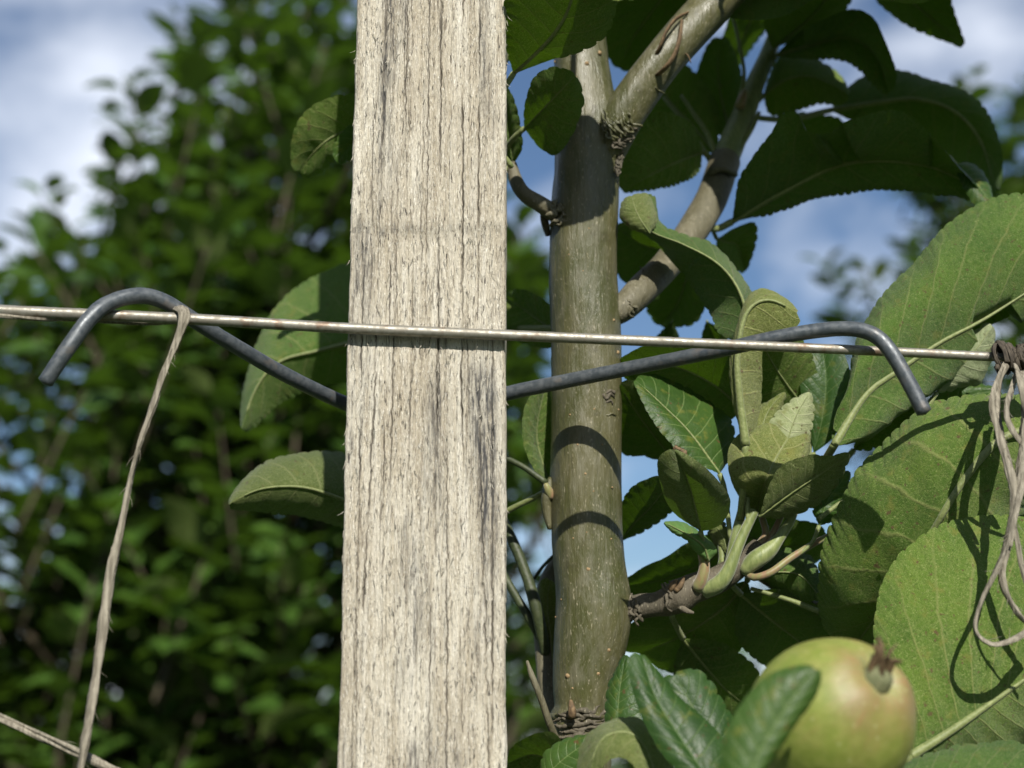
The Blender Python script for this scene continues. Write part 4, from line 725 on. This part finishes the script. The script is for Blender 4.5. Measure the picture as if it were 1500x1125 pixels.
leaf([(960, 1200), (955, 1120), (925, 1075), (880, 1085), (858, 1150)], [(960, 1200), (985, 1130), (972, 1085), (935, 1054), (885, 1060), (852, 1095), (846, 1150), (858, 1150)], [(960, 1200), (945, 1150), (922, 1112), (890, 1112), (872, 1140), (858, 1150)], [-1.8, -1.8, -1.8, -1.8], [.2, .7, .9, .7, .2], [-.1, -.3, -.3, -.2, 0], 'under', bulge=.05, mat=YOUNG, pet=[(965, 1215, -1.8)], dz=0)
leaf([(790, 1145), (825, 1112), (855, 1090), (892, 1062)], [(790, 1145), (797, 1108), (825, 1085), (860, 1076), (892, 1062)], [(790, 1145), (840, 1145), (875, 1105), (892, 1062)], [.4, .2, .1, .0], .4, -.1, 'upper', pet=[(800, 1180, .6), (860, 1190, 1.8)], dz=1.5)
leaf([(850, 1160), (810, 1120), (780, 1105), (738, 1120)], [(850, 1160), (822, 1085), (795, 1072), (755, 1090), (738, 1120)], [(850, 1160), (800, 1160), (760, 1150), (738, 1120)], [3.2, 3.2, 3.3, 3.4], -.5, .1, 'under', tn=0.8)
leaf([(1085, 1170), (1110, 1110), (1150, 1040), (1198, 974)], [(1085, 1170), (1058, 1110), (1078, 1045), (1120, 995), (1160, 977), (1198, 974)], [(1085, 1170), (1125, 1120), (1160, 1070), (1195, 1020), (1203, 990), (1198, 974)], [-8.6, -8.5, -8.4, -8.3], .3, .2, 'upper', bulge=.1, teeth=.02, pet=[(1085, 1210, -8), (1110, 1260, -7)], petw=11, dz=0)
# crown above the frame: leaves that shade the upper right
leaf([(900, -160), (915, -100), (920, -50), (915, 4)], [(900, -160), (862, -120), (850, -70), (872, -15), (915, 4)], [(900, -160), (950, -140), (978, -80), (958, -20), (915, 4)], [-.4, -.5, -.5, -.6], .1, .1, 'under', dz=0, pet=[(895, -200, .5), (860, -260, 4), (836, -280, 6)])
def free_leaf(x, y, z, ln, ang, w, tilt=1.0, par=None):
    """generic leaf; px position of its base, length in px, heading in degrees"""
    a = math.radians(ang); d = np.array([math.cos(a), -math.sin(a)]); q = np.array([-d[1], d[0]])
    cand = [(838, -150, TZ+.5), (830, -400, TZ+1), (840, -700, TZ+1), (1080, -30, TZ-.2), (1180, -130, TZ), (1290, -260, TZ), (1380, -430, TZ), (1180, -90, TZ+7.5), (1200, -220, TZ+8), (1640, 200, TZ+.5), (1620, -100, TZ+1)]
    nb = min(cand, key=lambda q: math.hypot(q[0]-x, q[1]-y)+60*abs(q[2]-z))
    b = np.array([x, y]); pt = lambda t, s: tuple(b+d*ln*t+q*w*s)
    return leaf([pt(0, 0), pt(.35, .04), pt(.7, .04), pt(1, 0)], [pt(0, 0), pt(.2, .35), pt(.5, .5), pt(.8, .3), pt(1, 0)], [pt(0, 0), pt(.2, -.35), pt(.5, -.5), pt(.8, -.3), pt(1, 0)],
                [z, z-.2, z-.2, z], tilt*np.sign(-q[1]) if abs(q[1]) > .2 else .2, -tilt*np.sign(-q[1]) if abs(q[1]) > .2 else -.2, 'under', pet=[(x-d[0]*40, y-d[1]*40, z+.2), ((x+nb[0])/2-d[0]*20, (y+nb[1])/2-d[1]*20, (z+nb[2])/2), nb], nt=10, dz=0)
for (x, y, z, ln, ang, w) in [(1180, -60, 5, 330, 10, 180), (1330, -150, 5, 300, -4, 170), (1100, -120, 5, 300, 35, 170), (1060, -60, 7, 280, 150, 160), (1420, -200, 4.5, 300, 20, 180), (1250, -200, 5, 300, 160, 170), (1000, -180, 5, 250, 70, 150), (950, -60, 6, 240, 100, 150), (1130, -230, 3, 320, 0, 190), (1350, -330, 3, 320, 170, 190), (1240, -90, 7.5, 260, 200, 150), (1130, -135, 2.4, 310, 0, 140), (1340, -130, 2.6, 310, 3, 140)]:
    free_leaf(x, y, z, ln, ang, w, 1.2)
for i in range(46):                                       # the crown goes on above the frame
    free_leaf(random.uniform(800, 1550), random.uniform(-950, -260), random.uniform(3, 15), random.uniform(220, 330), random.uniform(0, 360), random.uniform(140, 190), random.uniform(.6, 2.0))

# ================================================================== the apple
def build_apple():
    ZA = -5.3; c = P(1215, 1058, ZA); R = 123*depth(c)/F
    right = Vector((1, 0, 0)); ax = (right*.50+UPV*.66-FWD*.56).normalized()
    root = thing('apple', 'small unripe green apple with a pink blush and dried calyx at the lower right', 'apple', c)
    xa = ax.orthogonal().normalized(); ya = ax.cross(xa)
    n, m = 64, 72
    ph = np.linspace(0.0001, math.pi, n); th = np.linspace(0, 2*math.pi, m, endpoint=False)
    r = 1-.32*np.exp(-(ph/.22)**2)-.22*np.exp(-((math.pi-ph)/.3)**2)+.02*np.cos(2*ph)
    rr_ = r[:, None]*(1+.012*np.cos(5*th)[None, :]*np.exp(-((ph-.5)/.5)**2)[:, None]+.01*np.cos(2*th+1)[None, :])
    x = rr_*np.sin(ph)[:, None]*np.cos(th); y = rr_*np.sin(ph)[:, None]*np.sin(th); z = rr_*np.cos(ph)[:, None]*1.04
    V = np.array(c)+R*(x[..., None]*np.array(xa)+y[..., None]*np.array(ya)+z[..., None]*np.array(ax)).reshape(-1, 3)
    uv = np.stack(np.broadcast_arrays(ph[:, None]/math.pi, th[None, :]/6.283), -1).reshape(-1, 2)
    a = NB('apple_skin'); ob = a.coord(); b = a.noise(ob, 55, 3, .5); f = a.noise(ob, 420, 4, .6); dt = a.voro(ob, 420, 'F1')
    sx = a.node('SeparateXYZ'); a.l.new(a.node('UVMap', uv_map='UVMap').outputs[0], sx.inputs[0])
    col = a.mix(a.rng(f, .3, .7), (.14, .185, .030), (.195, .228, .05))
    bl = a.math('MULTIPLY', a.rng(sx.outputs['X'], .52, .12), a.rng(b, .30, .62))
    col = a.mix(a.math('MULTIPLY', bl, .7), col, (.175, .105, .05))
    col = a.mix(a.rng(sx.outputs['X'], .14, .05, 0, .8), col, (.24, .27, .11))
    col = a.mix(a.rng(dt, .22, .08, 0, .4), col, (.33, .34, .16))
    rus = a.noise(ob, 900, 4, .7, .5); col = a.mix(a.rng(rus, .60, .72, 0, .5), col, (.17, .12, .06))
    stp = a.noise(a.coord('UV', (2, 40, 1)), 3, 3, .6); col = a.mix(a.math('MULTIPLY', bl, a.rng(stp, .5, .65, 0, .6)), col, (.23, .10, .05))
    mat = a.base(col, a.rng(b, .3, .7, .42, .56), a.bump(f, .2, .0006), Specular_IOR_Level=.4, Subsurface_Weight=.1, Subsurface_Scale=.003)
    a.b.inputs['Subsurface Radius'].default_value = (1, 1, .3)
    sk = mesh_obj('skin', V, grid_faces(n, m, True), mat, root, uv)
    me = sk.data
    if me.polygons[m*20].normal.dot(me.polygons[m*20].center) < 0: me.flip_normals()
    top = c+ax*R*.80; ax2 = (ax+UPV*.8).normalized()
    cal = mesh_obj('calyx', *tube_data([(*(top-ax*.0015), .0028), (*(top+ax*.0015), .0032), (*(top+ax*.004), .0022)], 14, n=12)[:2], m_plain('calyx_down', (.10, .115, .05), (.17, .17, .09), 1800, .85), root)
    for k in range(5):
        a0 = k*2*math.pi/5+.4; d = xa*math.cos(a0)+ya*math.sin(a0); sc = random.uniform(.75, 1.0)
        rows = [(*(top+d*.0014+ax*.001), .0011), (*(top+d*.0015+ax2*.0045*sc), .0012), (*(top+d*.0020*sc+ax2*.0080*sc), .0009), (*(top+d*.0042*sc+ax2*.0098*sc), .0003)]
        V, Fc, uv = tube_data(rows, 8, n=14, flat=.35, rot0=a0); mesh_obj('sepal', V, Fc, DRY, root)
    s0 = c-ax*R*.8; e = P(1180, 1290, TZ-11)
    V, Fc, uv = tube_data([(*s0, .0012), (*(s0-ax*.010), .0011), (*(s0*.4+e*.6), .0012), (*e, .0016)], 10, n=24); mesh_obj('stalk', V, Fc, GREENST, root)
build_apple()

# ================================================================== orchard trees behind
def leaf_proto(seed):
    r = random.Random(seed); nl = 5; V, UVs = [], []
    fold, droop, w = r.uniform(.15, .5), r.uniform(.1, .5), r.uniform(.26, .33)
    for i in range(nl+1):
        t = i/nl; ww_ = w*math.sin(math.pi*min(1, t*.94+.04))**.8 if 0 < i < nl else .01
        y = t; zc = -droop*t*t
        for s in (-1, 0, 1):
            V.append((s*ww_, y, zc+abs(s)*fold*ww_+(.03*math.sin(t*9+s))*abs(s))); UVs.append((t, .5+s*.5))
    return V, grid_faces(nl+1, 3)[:, ::-1].tolist(), UVs
PROTO = [leaf_proto(k) for k in range(7)]
PMESH = []
for V, Fc, U in PROTO:
    o = mesh_obj('leaf', V, Fc, BGLEAF, None, U); PMESH.append(o.data)
    if o.data.polygons[0].normal.z < 0: o.data.flip_normals()
    bpy.data.objects.remove(o)
PV = [np.array([v.co[:] for v in m.vertices]) for m in PMESH]; PF = [[list(p.vertices) for p in m.polygons] for m in PMESH]
PU = [np.array(U) for _, _, U in PROTO]
def in_poly(x, y, poly):
    c = False; j = len(poly)-1
    for i in range(len(poly)):
        (xi, yi), (xj, yj) = poly[i], poly[j]
        if (yi > y) != (yj > y) and x < (xj-xi)*(y-yi)/(yj-yi)+xi: c = not c
        j = i
    return c
def proj(p):
    v = p-CAM; d = v.dot(FWD); return 750+F*v.x/d, 562.5-F*v.dot(UPV)/d
def orchard_tree(label, base, top, poly, y0, y1, nshoot, seed, lsize=.07, nind=300, extra=(), group='orchard trees behind the stake', nl=17, tr=.035, gaps=()):
    r = random.Random(seed); base = Vector(base)
    root = thing('orchard_tree', label, 'tree', base, group)
    parts = [tube_data([(*base-Vector((0, 0, .05)), tr*1.2) if False else (base.x, base.y, -.05, tr*1.2), (base.x+.02, base.y, top*.3, tr), (base.x-.03, base.y+.02, top*.65, tr*.6), (base.x, base.y, top*.97, tr*.15)], 12, n=40, disp=bark_disp(seed))]
    V, Fc, uv = parts[0]; tk = mesh_obj('trunk', V, Fc, BARKD, root, uv)
    xs = [p[0] for p in poly]; ys = [p[1] for p in poly]
    shoots = []
    tries = 0
    while len(shoots) < nshoot and tries < nshoot*40:
        tries += 1
        x, y = r.uniform(min(xs), max(xs)), r.uniform(min(ys), max(ys))
        if not in_poly(x, y, poly): continue
        if any(((x-gx_)/a_)**2+((y-gy_)/b_)**2 < 1 for gx_, gy_, a_, b_ in gaps): continue
        Yd = base.y+(r.random()+r.random()-1)*(y1-y0)*.5
        p = PY(x, y, Yd)
        if p.z < .45: continue
        ln = r.uniform(.16, .34)
        d = Vector((r.gauss(0, .35)+(p.x-base.x)*.5, r.gauss(0, .35)+(p.y-base.y)*.3, 1)).normalized()
        shoots.append((p-d*ln, p, ln))
    for (xa, ya, xb, yb, Yd) in extra:
        a, b = PY(xa, ya, Yd), PY(xb, yb, Yd); shoots.append((a, b, (b-a).length))
    lv = []; tw_parts = []
    for (a, b, ln) in shoots:
        # limb from the trunk to the shoot's foot
        if r.random() < .12:
            zt = max(.3, a.z-r.uniform(.15, .5)); ct = Vector((base.x, base.y, min(zt, top*.8)))
            tw_parts.append(tube_data([(*ct, .011), (*((ct+a)*.5+Vector((0, 0, -.03))), .008), (*a, .005), (*b, .0018)], 6, n=12))
        else:
            tw_parts.append(tube_data([(*(a-(b-a)*.2), .0028), (*a, .0028), (*b, .0012)], 5, n=7))
        k = max(6, int(nl*ln/.25)); dr_ = (b-a).normalized()
        for i in range(k):
            t = (i+r.random()*.6)/k; p = a.lerp(b, t); ang = i*2.4+r.uniform(-.5, .5)
            h = Vector((math.cos(ang), math.sin(ang), r.uniform(-.35, .75)+.5*t)).normalized()
            h = (h+dr_*.25).normalized(); s = lsize*r.choice((.55, .8, 1., 1., 1.25))*r.uniform(.85, 1.1)*(1-.35*max(0, t-.7)/.3)
            side_ = h.cross(Vector((r.gauss(0, .3), r.gauss(0, .3), 1))).normalized(); nz = side_.cross(h)
            M = Matrix((side_*s, h*s, nz*s)).transposed()
            lv.append((p+h*.015, M, r.randrange(7)))
    V, Fc, uv = merge(tw_parts); o = mesh_obj('limbs', V, Fc, TWIG, root, uv); o['kind'] = 'stuff'
    def score(e):
        x, y = proj(e[0]); d = (e[0]-CAM).length
        return d+(0 if -10 < x < 1510 and -10 < y < 1135 else 50)+(.15 if 505 < x < 735 else 0)
    lv.sort(key=score)
    for p, M, k in lv[:nind]:
        o = bpy.data.objects.new('leaf', PMESH[k]); COL.objects.link(o); o.parent = root
        m4 = M.to_4x4(); m4.translation = p-base; o.matrix_basis = m4
    rest = lv[nind:]
    if rest:
        Vs, Fs, Us, q = [], [], [], 0
        for p, M, k in rest:
            Vs.append(PV[k] @ np.array(M).T+np.array(p)); Fs += [[i+q for i in f] for f in PF[k]]; Us.append(PU[k]); q += len(PV[k])
        o = mesh_obj('foliage', np.vstack(Vs), Fs, BGLEAF, root, np.vstack(Us)); o['kind'] = 'stuff'
    return root
orchard_tree('dense leafy apple tree filling the blurred background left of the stake', (-.50, 2.85, 0), 3.0,
    [(215, 150), (255, 150), (285, 110), (330, 70), (370, -20), (560, -90), (640, 80), (690, 250), (760, 330), (800, 420), (790, 520), (800, 800), (830, 1150), (830, 1480), (-330, 1480), (-330, 420), (-80, 380), (10, 400), (70, 330), (150, 330), (200, 290), (215, 220)],
    2.2, 3.8, 1050, 3, .074, 300,
    [(215, 330, 185, 110, 2.7), (150, 420, 55, 280, 2.6), (300, 200, 262, 30, 2.75), (380, 200, 372, -10, 2.7), (450, 180, 470, 0, 2.9), (60, 560, 10, 375, 2.7), (220, 420, 160, 260, 2.8), (120, 700, 30, 600, 2.6), (760, 450, 765, 320, 2.9), (775, 600, 770, 480, 3.0)], gaps=((15, 620, 75, 130), (225, 760, 45, 50), (775, 760, 60, 130)))
orchard_tree('sparser leafy tree behind the large sunlit leaves at the right', (1.62, 4.1, 0), 3.3,
    [(1200, 395), (1260, 385), (1300, 290), (1335, 200), (1390, 130), (1460, 135), (1600, 80), (1900, 200), (1950, 1000), (1950, 1500), (1280, 1500), (1290, 900), (1290, 600), (1200, 560), (1235, 440)],
    3.6, 4.7, 330, 5, .085, 250, [(1290, 560, 1205, 385, 3.9), (1400, 300, 1420, 110, 4.0)])
row = [('distant apple tree in the gap between the stake and the trunk', -.05, 7.6, 2.35, 11), ('distant apple tree low behind the spur right of the trunk', 1.25, 8.0, 2.45, 12), ('distant apple tree behind the small green apple', 2.6, 7.8, 2.3, 13), ('distant apple tree glimpsed through the lower left foliage', -1.7, 8.2, 2.6, 14), ('distant apple tree glimpsed at the far left edge', -3.1, 8.0, 2.7, 15)]
for lab, bx, by, tp, sdn in row:
    def pp(dx, z):
        return proj(Vector((bx+dx, by, z)))
    poly = [pp(-.75, .3), pp(-.8, 1.4), pp(-.5, tp-.35), pp(-.1, tp), pp(.3, tp-.1), pp(.6, tp-.5), pp(.8, 1.3), pp(.7, .3)]
    orchard_tree(lab, (bx, by, 0), tp, poly, by-.6, by+.6, 230, sdn, .095, 60, nl=14)

# added unseen foliage around the viewer, blocks low sky light like neighbouring orchard rows
def sky_blocker():
    r = random.Random(77); Vs, Fs, Us, q = [], [], [], 0
    centres = [(x+r.uniform(-.2, .2), -2.7+r.uniform(-.2, .2)) for x in np.arange(-5, 5.1, 1.25)]+[(-1.45, .5), (-2.8, .5), (1.5, .5), (2.9, .5), (-4.2, .5), (4.2, .5)]
    for cx, cy in centres:
        for k in range(900):
            h = r.uniform(.35, 2.95); rad = .55*math.sqrt(r.random())*(1-.5*max(0, h-1.7)/1.3); a = r.uniform(0, 6.283)
            p = np.array([cx+1.1*rad*math.cos(a), cy+rad*math.sin(a), h]); sc = r.uniform(.06, .11); m = r.randrange(7)
            M = np.array(Matrix.Rotation(r.uniform(0, 6.283), 3, 'Z') @ Matrix.Rotation(r.gauss(-.2, .6), 3, 'X') @ Matrix.Rotation(r.gauss(0, .5), 3, 'Y'))*sc
            Vs.append(PV[m] @ M.T+p); Fs += [[i+q for i in f] for f in PF[m]]; Us.append(PU[m]); q += len(PV[m])
    o = mesh_obj('sky_blocker_foliage', np.vstack(Vs), Fs, BGLEAF, None, np.vstack(Us))
    tag(o, 'unseen leafy mass added around the viewer to block low sky light', 'foliage', kind='stuff')
sky_blocker()
